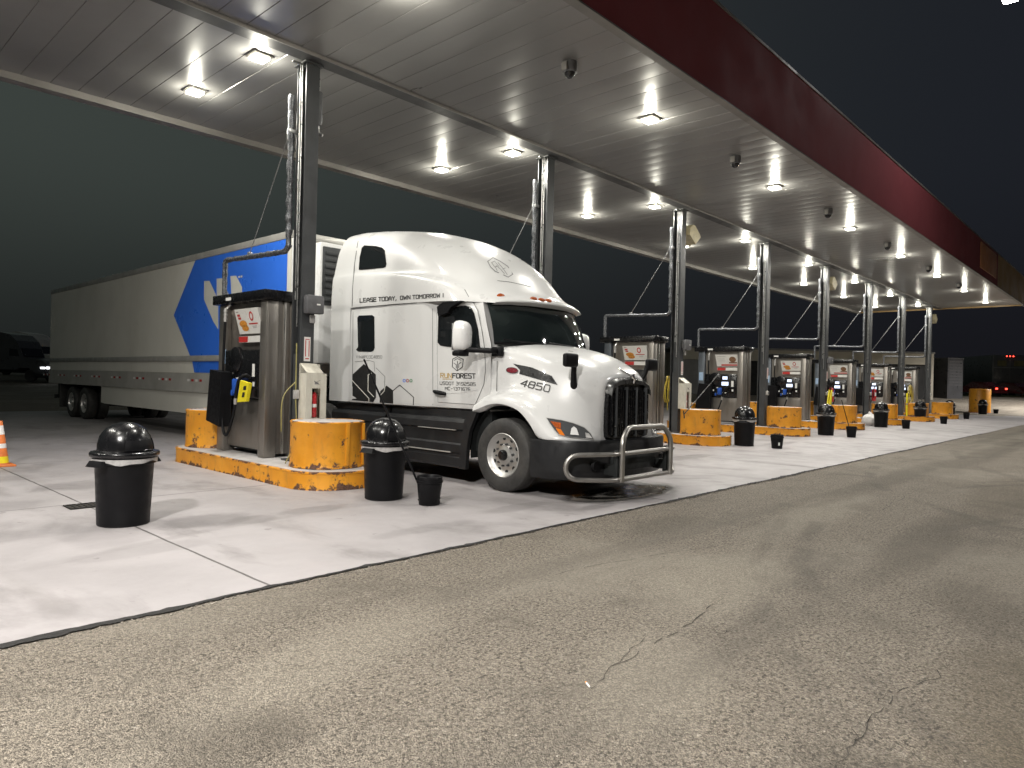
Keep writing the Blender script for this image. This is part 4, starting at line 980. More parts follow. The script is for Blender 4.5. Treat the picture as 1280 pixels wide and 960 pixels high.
for s_ in (-1, 1): b.cyl((TX+s_*.82,5.275,.45),(TX+s_*.82,5.235,.45),.07,.068,18)
b.build('fog_lamp_blank', M['blackp'], bp)
# bull bar
G = thing  # tubular guard: part of the truck
def wing(s_):
    return fillet([(TX+s_*.60,5.03,.615),(TX+s_*.78,5.06,.615),(TX+s_*1.20,5.36,.605),(TX+s_*1.27,5.41,.45),(TX+s_*1.20,5.36,.30),(TX+s_*.78,5.06,.285),(TX+s_*.60,5.03,.285)], .12, 6)
b = MB(); b.tube(fillet([(TX-.60,5.03,.615),(TX+.60,5.03,.615)], .01), .032, 12); b.tube([(TX-.60,5.03,.285),(TX+.60,5.03,.285)], .032, 12)
for s_ in (-1, 1): b.tube(wing(s_), .032, 12)
b.tube(fillet([(TX-.60,5.00,.26),(TX-.60,5.00,.78),(TX-.44,5.03,.945),(TX+.44,5.03,.945),(TX+.60,5.00,.78),(TX+.60,5.00,.26)], .09, 6), .036, 12)
bb = b.build('bull_bar', M['steelbar'], tr, ang=50)
for s_ in (-1, 1):
    b = MB(); b.box(TX+s_*.60-.045,5.04,.25,TX+s_*.60+.045,5.10,.66,bev=.008); b.box(TX+s_*.60-.03,5.10,.33,TX+s_*.60+.03,5.26,.47); b.build('mounting_bracket', M['dark'], bb)

# mirrors
def door_mirror(s_):
    cx, cy, cz = TX - s_*1.40, 7.22, 2.12
    b = MB(); rr = []
    for t_, w_, h_ in ((-.13,.02,.10),(-.12,.075,.15),(-.07,.105,.19),(0,.118,.205),(.05,.12,.21),(.06,.112,.2)):
        L = []
        for i in range(20):
            a_ = 2*math.pi*i/20; ca, sa = math.cos(a_), math.sin(a_)
            L.append((cx + s_*.02 + w_*math.copysign(abs(ca)**.5, ca), cy+t_*1.15, cz + (h_)*math.copysign(abs(sa)**.6, sa) - .0 + (.03*(1-abs(ca)) if sa>0 else 0)))
        rr.append(L)
    b.loft(rr, True, True); mr = b.build('door_mirror', M['white2'], tr, ang=60)
    b = MB(); b.box(cx-.10,cy+.071,cz-.19,cx+.10,cy+.074,cz+.19); b.build('mirror_glass', M['chromed'], mr, smooth=False)
    b = MB(); b.tube(fillet([(TX-s_*1.05,6.80,1.93),(TX-s_*1.16,6.80,1.93),(TX-s_*1.36,7.14,1.945),(TX-s_*1.40,7.2,1.98)], .06), .04, 10)
    b.box(TX-s_*1.07-.03,6.70,1.86,TX-s_*1.07+.03,6.90,1.99,bev=.015); b.box(cx-.10,cy-.09,cz-.27,cx+.10,cy+.07,cz-.195,bev=.025); b.build('mirror_arm', M['blackp'], mr)
for s_ in (1, -1): door_mirror(s_)
def bonnet_mirror(s_):
    cx, cy, cz = TX - s_*.98, 5.58, 1.80
    b = MB(); b.box(cx-.135,cy-.05,cz-.085,cx+.135,cy+.03,cz+.095,bev=.035,seg=3)
    b.loft([b.ring((cx+s_*.09,cy,cz+.0),(0,0,-1),.04,10), b.ring((cx+s_*.12,cy+.03,cz-.14),(0,.1,-1),.036,10), b.ring((cx+s_*.19,cy+.08,cz-.28),(0,.2,-1),.045,10), b.ring((cx+s_*.25,cy+.12,cz-.40),(0,0,-1),.062,10), b.ring((cx+s_*.30,cy+.15,cz-.47),(0,0,-1),.04,10)])
    m_ = b.build('bonnet_mirror', M['blackp'], tr)
    b = MB(); b.box(cx-.11,cy+.031,cz-.06,cx+.11,cy+.034,cz+.075); b.build('mirror_glass', M['chromed'], m_, smooth=False)
for s_ in (1, -1): bonnet_mirror(s_)

# wheels
def wheel(parent, x, y, s_, r=.505, w_=.29, name='wheel', steer=True, dual=False):
    """x = outer face of the tyre, s_ = +1 when that face looks to -X"""
    f = lambda h: x + s_*h
    hub = thing  # one wheel: rim mesh with tyre child
    prof = [(.30,.02),(.325,.008),(.40,-.004),(.455,.004),(.485,.02),(.50,.045),(.505,.07),(.505,w_-.05),(.49,w_-.02),(.40,w_),(.30,w_-.01)]
    prof = [(r_*r/.505, f(h)) for r_, h in prof]
    b = MB()
    if steer: pr = [(.0,.035),(.075,.035),(.10,.045),(.13,.05),(.145,.075),(.20,.085),(.235,.075),(.262,.055),(.278,.028),(.292,.014),(.305,.02),(.303,.04),(.285,.05),(.28,.2)]
    else: pr = [(.0,.03),(.09,.03),(.095,.06),(.13,.06),(.14,.15),(.21,.165),(.25,.15),(.275,.05),(.29,.014),(.305,.02),(.303,.04),(.285,.05),(.28,.2)]
    b.lathe([(r_, f(h)) for r_, h in pr], (0,y,r), 'X', 44)
    for i in range(10):
        a_ = 2*math.pi*(i+.3)/10; yy, zz = y+.232*math.cos(a_), r+.232*math.sin(a_)
        h_ = .078 if steer else .16
        b.cyl((f(h_+.02),yy,zz),(f(h_-.003),yy,zz),.030,.030,12,1)
        a_ = 2*math.pi*(i+.8)/10; yy, zz = y+.150*math.cos(a_), r+.150*math.sin(a_)
        h_ = .08 if steer else .1
        b.cyl((f(h_),yy,zz),(f(h_-.04),yy,zz),.016,.013,8,2)
    rm = b.build(name, [M['chrome'], M['dark'], M['colgrey']], parent, ang=35)
    b = MB(); b.lathe(prof, (0,y,r), 'X', 64)
    for g_ in (.09,.14,.19,.24): pass
    b.build('tyre', M['rubber'], rm, ang=28)
    b = MB()
    if steer: b.lathe([(0,f(-.02)),(.055,f(-.015)),(.07,f(0)),(.078,f(.05))], (0,y,r), 'X', 24); b.build('hub_cap', M['gloss'], rm)
    else: b.lathe([(0,f(.0)),(.06,f(.0)),(.085,f(.03)),(.09,f(.16))], (0,y,r), 'X', 24); b.build('hub_cap', M['chrome'], rm)
    return rm
for s_ in (1, -1): wheel(tr, TX - s_*1.235, 6.52, s_)
for y in (11.65, 12.95):
    for s_ in (1, -1):
        wheel(tr, TX - s_*1.24, y, s_, steer=False)
        b = MB(); b.lathe([(.30,0),(.40,-.004),(.49,.03),(.505,.06),(.505,.24),(.49,.27),(.40,.29),(.3,.29)], (TX-s_*.92 if s_>0 else TX+.62,y,.505), 'X', 40); b.build('inner_tyre', M['rubber'], tr)
# arch liner, chassis
for s_ in (1, -1):
    b = MB(); b.lathe([(.70,0),(.70,.42)], (TX-s_*1.15 if s_>0 else TX+.73,6.52,.505), 'X', 24, a0=-.15, a1=math.pi+.05)
    b.build('arch_liner', M['dark'], tr)
b = MB(); b.box(TX-1.05,6.9,.5,TX+1.05,10.1,1.09); b.box(TX-.75,5.5,.35,TX+.75,7.0,1.0); b.box(TX-.43,5.6,.55,TX-.33,13.6,.95); b.box(TX+.33,5.6,.55,TX+.43,13.6,.95)
b.box(TX-1.0,6.42,.42,TX+1.0,6.62,.58); b.box(TX-1.0,11.5,.4,TX+1.0,11.8,.62); b.box(TX-1.0,12.8,.4,TX+1.0,13.1,.62); b.box(TX-.45,11.7,.95,TX+.45,12.8,1.15,bev=.03); b.build('chassis', M['dark'], tr, smooth=False)
# side fairings with steps
for s_ in (1, -1):
    def fx(d): return TX - s_*d
    prof = [(1.05,1.075),(1.13,1.07),(1.13,.965),(1.20,.955),(1.232,.90),(1.235,.80),(1.20,.775),(1.205,.60),(1.235,.575),(1.24,.47),(1.205,.445),(1.21,.40),(1.22,.385),(1.215,.27),(1.18,.235),(1.0,.23)]
    b = MB(); b.loft([[(fx(d + (0 if 7.3 < y < 9.0 else -.004)), y + (.5-z)*k_, z) for d, z in prof] for y, k_ in ((7.24,.28),(7.34,.2),(9.05,0),(9.09,0))], False, False)
    sf = b.build('side_fairing', M['darkfair'], tr, ang=20)
    b = MB(); b.loft([[(fx(d-.015), y, z) for d, z in prof] for y in (9.16,9.2,10.55,10.7)], False, False); b.build('side_fairing', M['darkfair'], tr, ang=20)
    b = MB(); b.box(fx(1.12),7.55,.452,fx(1.242),8.9,.468); b.box(fx(1.12),7.45,.782,fx(1.24),8.3,.792); b.build('step_tread', M['alu'], sf, smooth=False)
    b = MB(); b.prism([(7.02,1.06),(7.12,1.075),(7.26,.95),(7.33,.60),(7.36,.235),(7.22,.24),(7.20,.55),(7.15,.80)], lambda y,z: (fx(1.18),y,z), lambda y,z: (fx(1.246),y,z)); b.build('arch_trim', M['darkfair'], tr, smooth=False)
b = MB(); b.box(TX-1.2,10.165,1.12,TX+1.2,10.18,2.7); b.build('rear_panel', M['fargrey'], tr, smooth=False)

# ------------------------------------------------------------------ trailer
TR0, TR1 = 12.16, 28.32
tl = thing('semi_trailer', 'long white box trailer with a blue arrow panel behind the white truck', 'trailer', (TX, 22, 0))
x0, x1 = TX-1.245, TX+1.245
b = MB(); b.box(x0, TR0, 1.53, x1, TR1, 4.15); body = b.build('side_wall', M['trailer'], tl, smooth=False)
b = MB(); b.box(x0-.018, TR0-.03, 4.152, x1+.018, TR1+.02, 4.30, bev=.02); b.build('top_rail', M['alu'], tl)
b = MB()
for s_, xx in ((1, x0), (-1, x1)):
    b.box(xx-s_*.035, TR0, 1.80, xx-s_*.001, TR1, 1.93, bev=.012)
b.build('rub_rail', M['alu'], tl)
b = MB()
for s_, xx in ((1, x0), (-1, x1)): b.box(xx-s_*.02, TR0, 1.08, xx+s_*.05, TR1, 1.528)
b.build('bottom_rail', M['skirt'], tl, smooth=False)
br_ = [o for o in tl.children if o.name.startswith('bottom_rail')][0]
b = MB()
for k in range(9):
    y = 14.2+k*1.75
    for j, mi in enumerate((0,1,0,1)): b.box(x0-.0235, y+j*.22, 1.33, x0-.0205, y+j*.22+.13, 1.385, mi)
b.build('reflective_tape', [M['redlens'], M['reflw']], br_, smooth=False)
b = MB()
for s_, xx in ((1, x0), (-1, x1)):
    b.prism([(14.6,1.078),(22.93,1.078),(22.93,.60),(22.6,.575),(15.2,.575),(14.6,.75)], lambda y,z: (xx-s_*.002+s_*.02,y,z), lambda y,z: (xx+s_*.04,y,z))
b.build('side_skirt', M['trailer'], tl, smooth=False)
b = MB(); b.box(TX-1.15, TR0+.1, 1.1, TX+1.15, TR1-.1, 1.3); b.box(TX-.5,22.8,.75,TX-.4,27.8,1.1); b.box(TX+.4,22.8,.75,TX+.5,27.8,1.1); b.box(TX-1.1,28.1,.55,TX+1.1,28.25,.68)
b.box(TX-1.0,27.9,.6,TX-.95,28.2,1.1); b.box(TX+.95,27.9,.6,TX+1.0,28.2,1.1); b.box(TX-.9,14.9,.08,TX-.75,15.05,1.1); b.box(TX+.75,14.9,.08,TX+.9,15.05,1.1); b.box(TX-1.0,24.5,.42,TX+1.0,24.7,.6); b.box(TX-1.0,25.8,.42,TX+1.0,26,.6); b.build('underframe', M['dark'], tl, smooth=False)
b = MB()
for s_ in (1,-1): b.box(TX+s_*.62,27.2,.28,TX+s_*1.2,27.22,1.05)
b.build('mud_flap', M['rubber'], tl, smooth=False)
for y in (24.62, 25.92):
    for s_ in (1, -1):
        wheel(tl, TX - s_*1.22, y, s_, steer=False)
        b = MB(); b.lathe([(.30,0),(.40,-.004),(.49,.03),(.505,.06),(.505,.24),(.49,.27),(.40,.29),(.3,.29)], (TX-.90 if s_>0 else TX+.60,y,.505), 'X', 40); b.build('inner_tyre', M['rubber'], tl)
def side_decal(name, mat, polys, off, parent):
    b = MB()
    for P in polys: b.add([(x0-off, y, z) for y, z in P], [tuple(range(len(P)))])
    return b.build(name, M[mat], parent, smooth=False)
side_decal('arrow_panel', 'blue', [[(12.30,4.148),(16.48,4.148),(17.66,2.93),(16.66,1.935),(12.30,1.935)],[(12.30,1.795),(16.52,1.795),(16.40,1.54),(12.30,1.54)]], .0075, body)
def yz(px, py): v = atX(px, py, x0-.012); return (v.y, v.z)
zg = lambda *p: [yz(*q) for q in p]
side_decal('letter_mark', 'palelogo', [zg((255.2,351.2),(262,351),(270.6,369.5),(273,375),(273,412),(266.8,402),(255.2,374.5)), zg((271,348.4),(277.8,347.8),(296,392),(303,402),(303,418),(292,405),(271,369)), zg((288.2,345),(295.3,344.6),(302.6,358.6),(303,398),(296,388),(289.3,372))], .0125, body)
side_decal('trade_mark', 'palelogo', [zg(*q) for q in (((298,345),(300,344.7),(300,347.2),(298,347.5)),((300.8,344.6),(303,344.3),(303,346.7),(300.8,347)))], .0125, body)
# refrigeration unit on the nose
b = MB(); b.box(TX-1.02,11.52,1.75,TX+1.02,12.15,4.05,bev=.05); rf = b.build('cooling_unit', M['white2'], tl)
b = MB()
b.box(TX-.98,11.48,2.86,TX+.98,11.515,3.96,bev=.02)
for k in range(8): b.box(TX-.93,11.462,2.93+k*.125,TX+.93,11.482,2.93+k*.125+.07,bev=.006)
b.build('louvre', M['reefer'], rf)
b = MB(); b.box(TX-1.24,12.10,1.55,TX-1.14,12.155,4.145); b.box(TX+1.14,12.10,1.55,TX+1.24,12.155,4.145); b.build('corner_post', M['white2'], tl, smooth=False)
# ------------------------------------------------------------------ bins, buckets, squeegees
can0 = None; GB = 'black domed litter bins along the pumps'
def make_can(label, x, y, rz):
    o = thing('litter_bin', label, 'bin', (x, y, 0), GB, rz)
    b = MB(); b.lathe([(0,.004),(.225,.004),(.235,.015),(.262,.60),(.268,.612),(.285,.615),(.285,.66),(.278,.668),(.262,.668),(.258,.64),(.235,.05),(0,.045)], n=48)
    for s_ in (-1, 1):
        b.prism([(-.10,.60),(.10,.60),(.085,.655),(-.085,.655)], lambda q,z: (s_*.265,q,z), lambda q,z: (s_*(.345 if z < .63 else .315),q,z))
    b.build('tub', M['blackp'], o, world=False)
    b = MB(); rr = []
    for r_, z_, am in ((.276,.672,.0),(.292,.668,.0),(.2925,.652,.006),(.291,.640,.012)):
        rr.append([(r_*math.cos(2*math.pi*i/40), r_*math.sin(2*math.pi*i/40), z_-am*(1+math.sin(i*.55)+.6*math.sin(i*1.3+1))) for i in range(40)])
    b.loft(rr, True, False); b.build('bin_liner', M['liner'], o, world=False)
    b = MB(); L = [(.0,1.018),(.05,1.015),(.12,.992),(.18,.95),(.225,.885),(.245,.81),(.248,.745),(.262,.735),(.305,.730),(.312,.72),(.312,.695),(.305,.684),(.29,.684)]
    b.lathe(L, n=56); dm = b.build('dome_lid', M['gloss'], o, world=False, ang=50)
    # swing flap in the side of the dome, slightly recessed dark with a frame
    def dp(u, v, k=1.0):
        z = .75 + v*.215; a_ = u*.72*(1-.25*v*v)
        rr_ = math.sqrt(max(.0, 1-((z-.745)/.273)**2))*.25*k
        return (rr_*math.sin(a_), -rr_*math.cos(a_), z)
    b = MB(); N1, N2 = 10, 8
    b.add([dp(-1+2*i/N1, j/N2, 1.018) for j in range(N2+1) for i in range(N1+1)], [(j*(N1+1)+i, j*(N1+1)+i+1, (j+1)*(N1+1)+i+1, (j+1)*(N1+1)+i) for j in range(N2) for i in range(N1)])
    b.build('flap', M['blackp'], dm, world=False, ang=60)
    fr = [dp(-1+2*i/N1, 0, 1.03) for i in range(N1+1)] + [dp(1, j/N2, 1.03) for j in range(1, N2+1)] + [dp(1-2*i/N1, 1, 1.03) for i in range(1, N1+1)] + [dp(-1, 1-j/N2, 1.03) for j in range(1, N2)]
    b = MB(); b.tube(fr, .006, 6, closed=True); b.build('flap_frame', M['gloss'], dm, world=False)
    return o
cans = [((2.49,7.55),'big black domed bin alone on the concrete left of the nearest island', .35),
 ((5.36,7.12),'black domed bin against the front of the nearest yellow barrel', .2),
 ((17.1,7.72),'black domed bin before the dispenser right of the truck bonnet', .3),
 ((23.43,7.84),'black domed bin with the yellow floor sign behind it', .3),
 ((30.71,8.15),'black domed bin beside the white plastic bag', .25),
 ((38.42,8.46),'black domed bin under the pale coiled hoses', .2),
 ((45.0,8.46),'black domed bin before the farthest column', .25),
 ((55.9,8.6),'smallest black domed bin, beside the tall orange bollard', .2)]
for (x, y), lb, rz in cans:
    if can0 is None: can0 = make_can(lb, x, y, rz)
    else: dup(can0, (x, y, 0), lb, rz)
bk0 = None
bks = [((5.51,6.42),'black squeegee bucket on the concrete beside the truck front wheel'),((17.07,6.86),'black bucket with a white label before the third island'),((23.16,6.98),'black bucket on the concrete before the fourth island'),
 ((30.6,7.22),'black bucket right of the white plastic bag'),((37.08,7.2),'black bucket before the bin under the pale hoses'),((44.97,7.66),'black bucket right of the bin at the farthest column'),((57.6,8.1),'small black bucket at the foot of the tall orange bollard')]
for i, ((x, y), lb) in enumerate(bks):
    if bk0 is None:
        o = bk0 = thing('bucket', lb, 'bucket', (x, y, 0), 'black squeegee buckets')
        b = MB(); b.lathe([(0,.004),(.118,.004),(.125,.012),(.150,.27),(.160,.275),(.160,.30),(.153,.302),(.153,.335),(.158,.345),(.150,.35),(.144,.34),(.140,.27),(.118,.03),(0,.03)], n=40); b.build('pail', M['blackp'], o, world=False)
        b = MB(); b.lathe([(0,.20),(.134,.20)], n=24); b.build('water', M['gloss'], o, world=False)
    else:
        c = dup(bk0, (x, y, 0), lb)
        if i == 1:
            b = MB(); b.add([(.1395*math.cos(a_)+.0, .1395*math.sin(a_), z) for z in (.09,.20) for a_ in (-2.55,-2.4,-2.25)], [(0,1,4,3),(1,2,5,4)]); b.build('label', M['paper'], c, world=False, smooth=False)
def squeegee(label, p0, p1):
    o = thing('squeegee', label, 'squeegee', p0, 'long squeegees leaning by the buckets'); d = Vector(p1)-Vector(p0)
    b = MB(); b.tube([(0,0,0), d*.5, d], [.012,.013,.011], 8); b.build('handle', M['blackp'], o, world=False)
    n_ = d.normalized(); e = n_.cross(Vector((0,1,0))).normalized()
    b = MB(); b.tube([-e*.09, e*.09], .014, 8); b.tube([-e*.09-n_*.02, e*.09-n_*.02], .006, 6); b.build('blade', M['rubber'], o, world=False)
a_ = Vector((5.46,6.46,.10)); z1 = atY(455, 449, 6.95)
squeegee('long black squeegee leaning out of the bucket by the front wheel', tuple(a_), tuple(z1))
squeegee('long black squeegee leaning across the barrel of the third island', tuple(atY(855,518,8.05)), tuple(atY(898,468,9.0)))
squeegee('black squeegee standing in the bucket before the fourth island', (23.14,6.98,.10), tuple(atY(1052,500,7.3)))
squeegee('thin squeegee handle rising behind the bin under the pale hoses', tuple(atY(1152,500,8.9)), tuple(atY(1164,478,9.1)))

# ------------------------------------------------------------------ cone, bag, drain
o = thing('traffic_cone', 'orange traffic cone with white bands at the left edge of the concrete', 'cone', (2.55,13.2,0))
b = MB(); b.box(-.19,-.19,.003,.19,.19,.035,bev=.012); b.build('base', M['coneor'], o, world=False)
b = MB(); b.lathe([(.135,.036),(.128,.05),(.035,.70),(.028,.71),(0,.71)], n=32); b.build('body', M['coneor'], o, world=False)
def cr(z): return .128-(z-.05)*(.093/.65)+.0015
for z0, z1 in ((.50,.64),(.29,.36)):
    b = MB(); b.lathe([(cr(z0),z0),(cr(z1),z1)], n=32); b.build('reflective_band', M['reflw'], o, world=False)
b = MB(); b.lathe([(cr(.06),.06),(cr(.16),.16)], n=32); b.build('yellow_band', M['yellowtag'], o, world=False)
o = thing('drain_grate', 'small dark drain grate in the concrete beside the lone bin', 'drain', (2.62,8.78,.006))
b = MB()
b.box(-.30,-.15,.002,.30,-.13,.012); b.box(-.30,.13,.002,.30,.15,.012)
for k in range(11): b.box(-.30+k*.056,-.13,.002,-.30+k*.056+.026,.13,.011)
b.build('bars', M['iron'], o, world=False, smooth=False)
b = MB(); b.add([(-.31,-.16,.0012),(.31,-.16,.0012),(.31,.16,.0012),(-.31,.16,.0012)],[(0,1,2,3)]); b.build('pit', M['crack'], o, world=False, smooth=False)
o = thing('plastic_bag', 'knotted white plastic bag of rubbish beside a black bin', 'bag', tuple(atZ(1087,532)))
bm = bmesh.new(); bmesh.ops.create_icosphere(bm, subdivisions=4, radius=.5); rn = random.Random(9)
from mathutils import noise as mnoise
for v in bm.verts:
    p = v.co.copy(); k = 1 + .16*mnoise.noise(p*4) + .08*mnoise.noise(p*11)
    v.co = Vector((p.x*.58*k, p.y*.58*k, .24+p.z*.52*k)); 
    if v.co.z > .42: f_ = (v.co.z-.42)*4; v.co.x *= max(.25,1-f_); v.co.y *= max(.25,1-f_); v.co.z += .1*f_
    v.co.z = max(.006, v.co.z)
b = MB(); b.frombm(bm); b.build('sack', M['bag'], o, world=False, ang=80)
b = MB(); b.tube([(-.10,.02,.56),(-.02,0,.51),(.09,.03,.58)], [.02,.035,.015], 8); b.build('knot', M['bag'], o, world=False)

o = thing('cigarette_butt', 'tiny white cigarette butt lying on the asphalt', 'litter', tuple(atZ(735,858)))
b = MB(); b.cyl((-.012,-.018,.008),(.012,.018,.008),.0045,.0045,8); b.build('paper', M['paper'], o, world=False)
b = MB(); b.cyl((.0122,.0183,.008),(.019,.0285,.008),.0046,.0046,8); b.build('filter', M['adorange'], o, world=False)

# ------------------------------------------------------------------ things hung on the columns
def hang(name, label, cat, x, y, z, group=None): return thing(name, label, cat, (x, y, z), group)
# open white cabinet with extinguisher
def cabinet(label, x):
    o = hang('extinguisher_cabinet', label, 'cabinet', x, 9.298, .90, 'extinguisher cabinets on columns')
    b = MB(); b.box(-.17,-.012,0,.17,-.002,.80); b.box(-.17,-.20,0,-.155,-.012,.66); b.box(.155,-.20,0,.17,-.012,.66); b.box(-.17,-.20,-.012,.17,-.002,-.001)
    b.box(-.155,-.20,0,-.07,-.185,.66); b.box(.07,-.20,0,.155,-.185,.66); b.box(-.0695,-.20,.44,.0695,-.185,.66)
    b.prism([(-.20,.66),(-.002,.80),(-.002,.81),(-.20,.67)], lambda y,z: (-.16,y,z), lambda y,z: (.11,y,z))
    b.build('casing', M['creambox'], o, world=False, smooth=False)
    b = MB(); b.lathe([(0,.012),(.055,.012),(.06,.03),(.06,.33),(.045,.37),(.02,.39),(0,.39)], (.0,-.11,0), 'Z', 24); ex_ = b.build('extinguisher', M['redpaint'], o, world=False)
    b = MB(); b.tube([(0,-.11,.39),(0,-.11,.45),(.06,-.13,.48)], .016, 8); b.tube([(0,-.11,.44),(-.05,-.14,.46)], .012, 8); b.build('valve', M['blackp'], ex_, world=False)
    b = MB(); b.lathe([(.0605,.16),(.0605,.21)], (.0,-.11,0), 'Z', 12, a0=-math.pi*.75, a1=-math.pi*.25); b.build('label', M['paper'], ex_, world=False)
    b = MB(); b.add([(-.03,-.2012,.50),(.03,-.2012,.50),(.03,-.2012,.53),(-.03,-.2012,.53)],[(0,1,2,3)]); b.tube([(-.04,-.2025,.55),(.045,-.2025,.50)], .005, 6); b.tube([(-.02,-.2025,.53),(.06,-.2025,.56)], .003, 6); b.build('pictogram', M['inkgrey'], o, world=False, smooth=False)
cabinet('battered white extinguisher cabinet on the nearest column, red bottle showing', C0+.05)
cabinet('battered white extinguisher cabinet on the third column beside the yellow hose', C0+2*PIT+.05)
def speaker(label, x):
    o = hang('speaker_box', label, 'speaker', x, 9.298, 2.58, 'grey speaker boxes on columns')
    b = MB(); b.box(-.14,-.16,-.135,.14,-.03,.135,bev=.02); b.build('casing', M['boxgrey'], o, world=False)
    b = MB(); b.box(-.10,-.03,-.08,.10,-.001,.08); b.box(-.02,-.05,-.27,.06,-.01,-.15,bev=.01); b.build('bracket', M['liner'], o, world=False)
    b = MB(); b.box(.01,-.1625,-.01,.07,-.1602,.012); b.build('name_plate', M['paper'], o, world=False, smooth=False)
speaker('grey speaker box on the nearest column above the extinguisher cabinet', C0+.04)
speaker('grey speaker box on the third column above the yellow hose coil', C0+2*PIT+.12)
speaker('grey speaker box on the fifth column above a red extinguisher', C0+4*PIT+.12)
def notice(label, x, z, h=.36):
    o = hang('safety_sign', label, 'sign', x, 9.298, z, 'narrow red and white column signs')
    b = MB(); b.box(-.052,-.006,0,.052,-.001,h); b.build('plate', M['paper'], o, world=False, smooth=False)
    b = MB()
    for q in (-.035, .022): b.box(q,-.0085,.07,q+.013,-.0065,h-.05)
    b.box(-.035,-.0085,h-.04,.035,-.0065,h-.03); b.box(-.03,-.0085,.03,.03,-.0065,.045); b.build('red_print', M['adred'], o, world=False, smooth=False)
for k, z in ((0,1.74),(2,1.78),(3,1.78),(4,1.8),(5,1.8),(6,1.8),(7,1.8)):
    notice('narrow red and white sign on the dark front of the %s column' % ORD[k], C0+PIT*k-.0+(.0 if k == 0 else .05), z)
def flood(label, x):
    o = hang('flood_lamp', label, 'floodlight', x, 9.40, 5.55, 'cream flood lamp housings')
    b = MB(); b.prism([(.20,-.02),(.52,-.22),(.80,.02),(.72,.10),(.48,.27),(.36,.28),(.22,.16)], lambda q,z: (q,-.17,z), lambda q,z: (q,.17,z)); b.build('housing', M['floodcream'], o, world=False, smooth=False)
    b = MB(); b.tube([(.115,0,.12),(.3,0,.16)], .03, 8); b.box(.112,-.08,.02,.13,.08,.22); b.build('bracket', M['floodcream'], o, world=False)
    b = MB(); b.add([(.53,-.15,-.218),(.785,-.15,0),(.785,.15,0),(.53,.15,-.218)],[(0,1,2,3)]); b.v = [(x_+.006,y_,z_-.006) for x_,y_,z_ in b.v]; b.build('glass', M['hlens'], o, world=False, smooth=False)
flood('boxy cream flood lamp high on the third column', C0+2*PIT); flood('boxy cream flood lamp high on the fifth column', C0+4*PIT); flood('boxy cream flood lamp high on the farthest column', C0+7*PIT+.2)
o = hang('hanging_horn', 'dark hanging cylinder fixture beside the top of the nearest column', 'fixture', C0+.22, 9.5, 5.35)
b = MB(); b.lathe([(0,0),(.05,.01),(.06,.05),(.06,.5),(.05,.52),(0,.52)], n=20); b.build('body', M['boxgrey'], o, world=False)
b = MB(); b.tube([(0,0,.52),(0,0,.72),(-.1,-.05,.80)], .02, 8); b.tube([(0,0,0),(.0,0,-.1),(.05,-.05,-.14)], .03, 8); b.build('bracket', M['steelpipe'], o, world=False)
def hanging_ext(label, x, y):
    o = hang('fire_extinguisher', label, 'extinguisher', x, y, 1.0, 'bare red extinguishers on columns')
    b = MB(); b.lathe([(0,.0),(.085,.005),(.09,.03),(.09,.46),(.06,.53),(.025,.55),(0,.55)], n=24); b.build('bottle', M['redpaint'], o, world=False)
    b = MB(); b.tube([(0,0,.55),(0,0,.60),(.09,-.02,.64)], .02, 8); b.tube(fillet([(0,0,.57),(-.13,-.02,.52),(-.12,-.02,.15)], .06), .014, 8); b.build('valve', M['blackp'], o, world=False)
    b = MB(); b.lathe([(.091,.22),(.091,.38)], n=10, a0=-math.pi*.8, a1=-math.pi*.35); b.build('label', M['paper'], o, world=False)
hanging_ext('red extinguisher hanging on the fifth column', C0+4*PIT+.22, 9.18); hanging_ext('red extinguisher hanging on the sixth column', C0+5*PIT+.16, 9.18)
def jbox(label, x, z=1.25):
    o = hang('junction_box', label, 'junction box', x, 9.298, z, 'grey junction boxes on columns')
    b = MB(); b.box(-.06,-.075,0,.06,-.001,.13,bev=.012); b.build('casing', M['alu'], o, world=False)
    b = MB(); b.box(-.035,-.08,.03,.035,-.0755,.10,bev=.002); b.build('cover', M['boxgrey'], o, world=False)
for k in (3,4,5,6,7): jbox('grey junction box low on the %s column' % ORD[k], C0+PIT*k-.02)
# hoses
def coil(name, label, cx, y, z, mat, rx=.19, rz=.42, turns=5, seed=1, tail=.5):
    o = thing(name, label, 'hose', (cx, y, z)); rn = random.Random(seed); pts = []
    for i in range(turns*14):
        a_ = 2*math.pi*i/14; k = 1 + .25*math.sin(i*.37) + rn.uniform(-.04,.04)
        pts.append((rx*k*.7*math.sin(a_)+.03*math.sin(i*.2), -.05-.004*i/3+rn.uniform(-.008,.008), rz*k*math.cos(a_)*(.75+.25*math.cos(a_)) - .02*i/14))
    pts += [(pts[-1][0]+.02, -.10, -tail*.5), (pts[-1][0]+.05, -.08, -tail)]
    pts = [p[0] for p in catmull([[p] for p in pts], 2)]
    b = MB(); b.tube(pts, .013, 8); b.build('coil', mat, o, world=False)
    b = MB(); b.tube([(0,.0,rz*.92),(0,-.14,rz*.92),(0,-.15,rz*.99)], .012, 8); b.build('hook', M['wire'], o, world=False)
coil('hose_coil', 'bright yellow hose coiled on the third column', atY(831,497,9.93).x, 9.93, 1.32, M['yellowhose'])
coil('hose_coil', 'pale yellow hose loops hanging before the seventh column', C0+6*PIT+.55, 9.25, 1.2, M['yellowhose'], .55, .55, 6, 4)
o = thing('cable', 'thin olive cable hanging down the nearest column to the island', 'cable', (C0-.16, 9.30, .25))
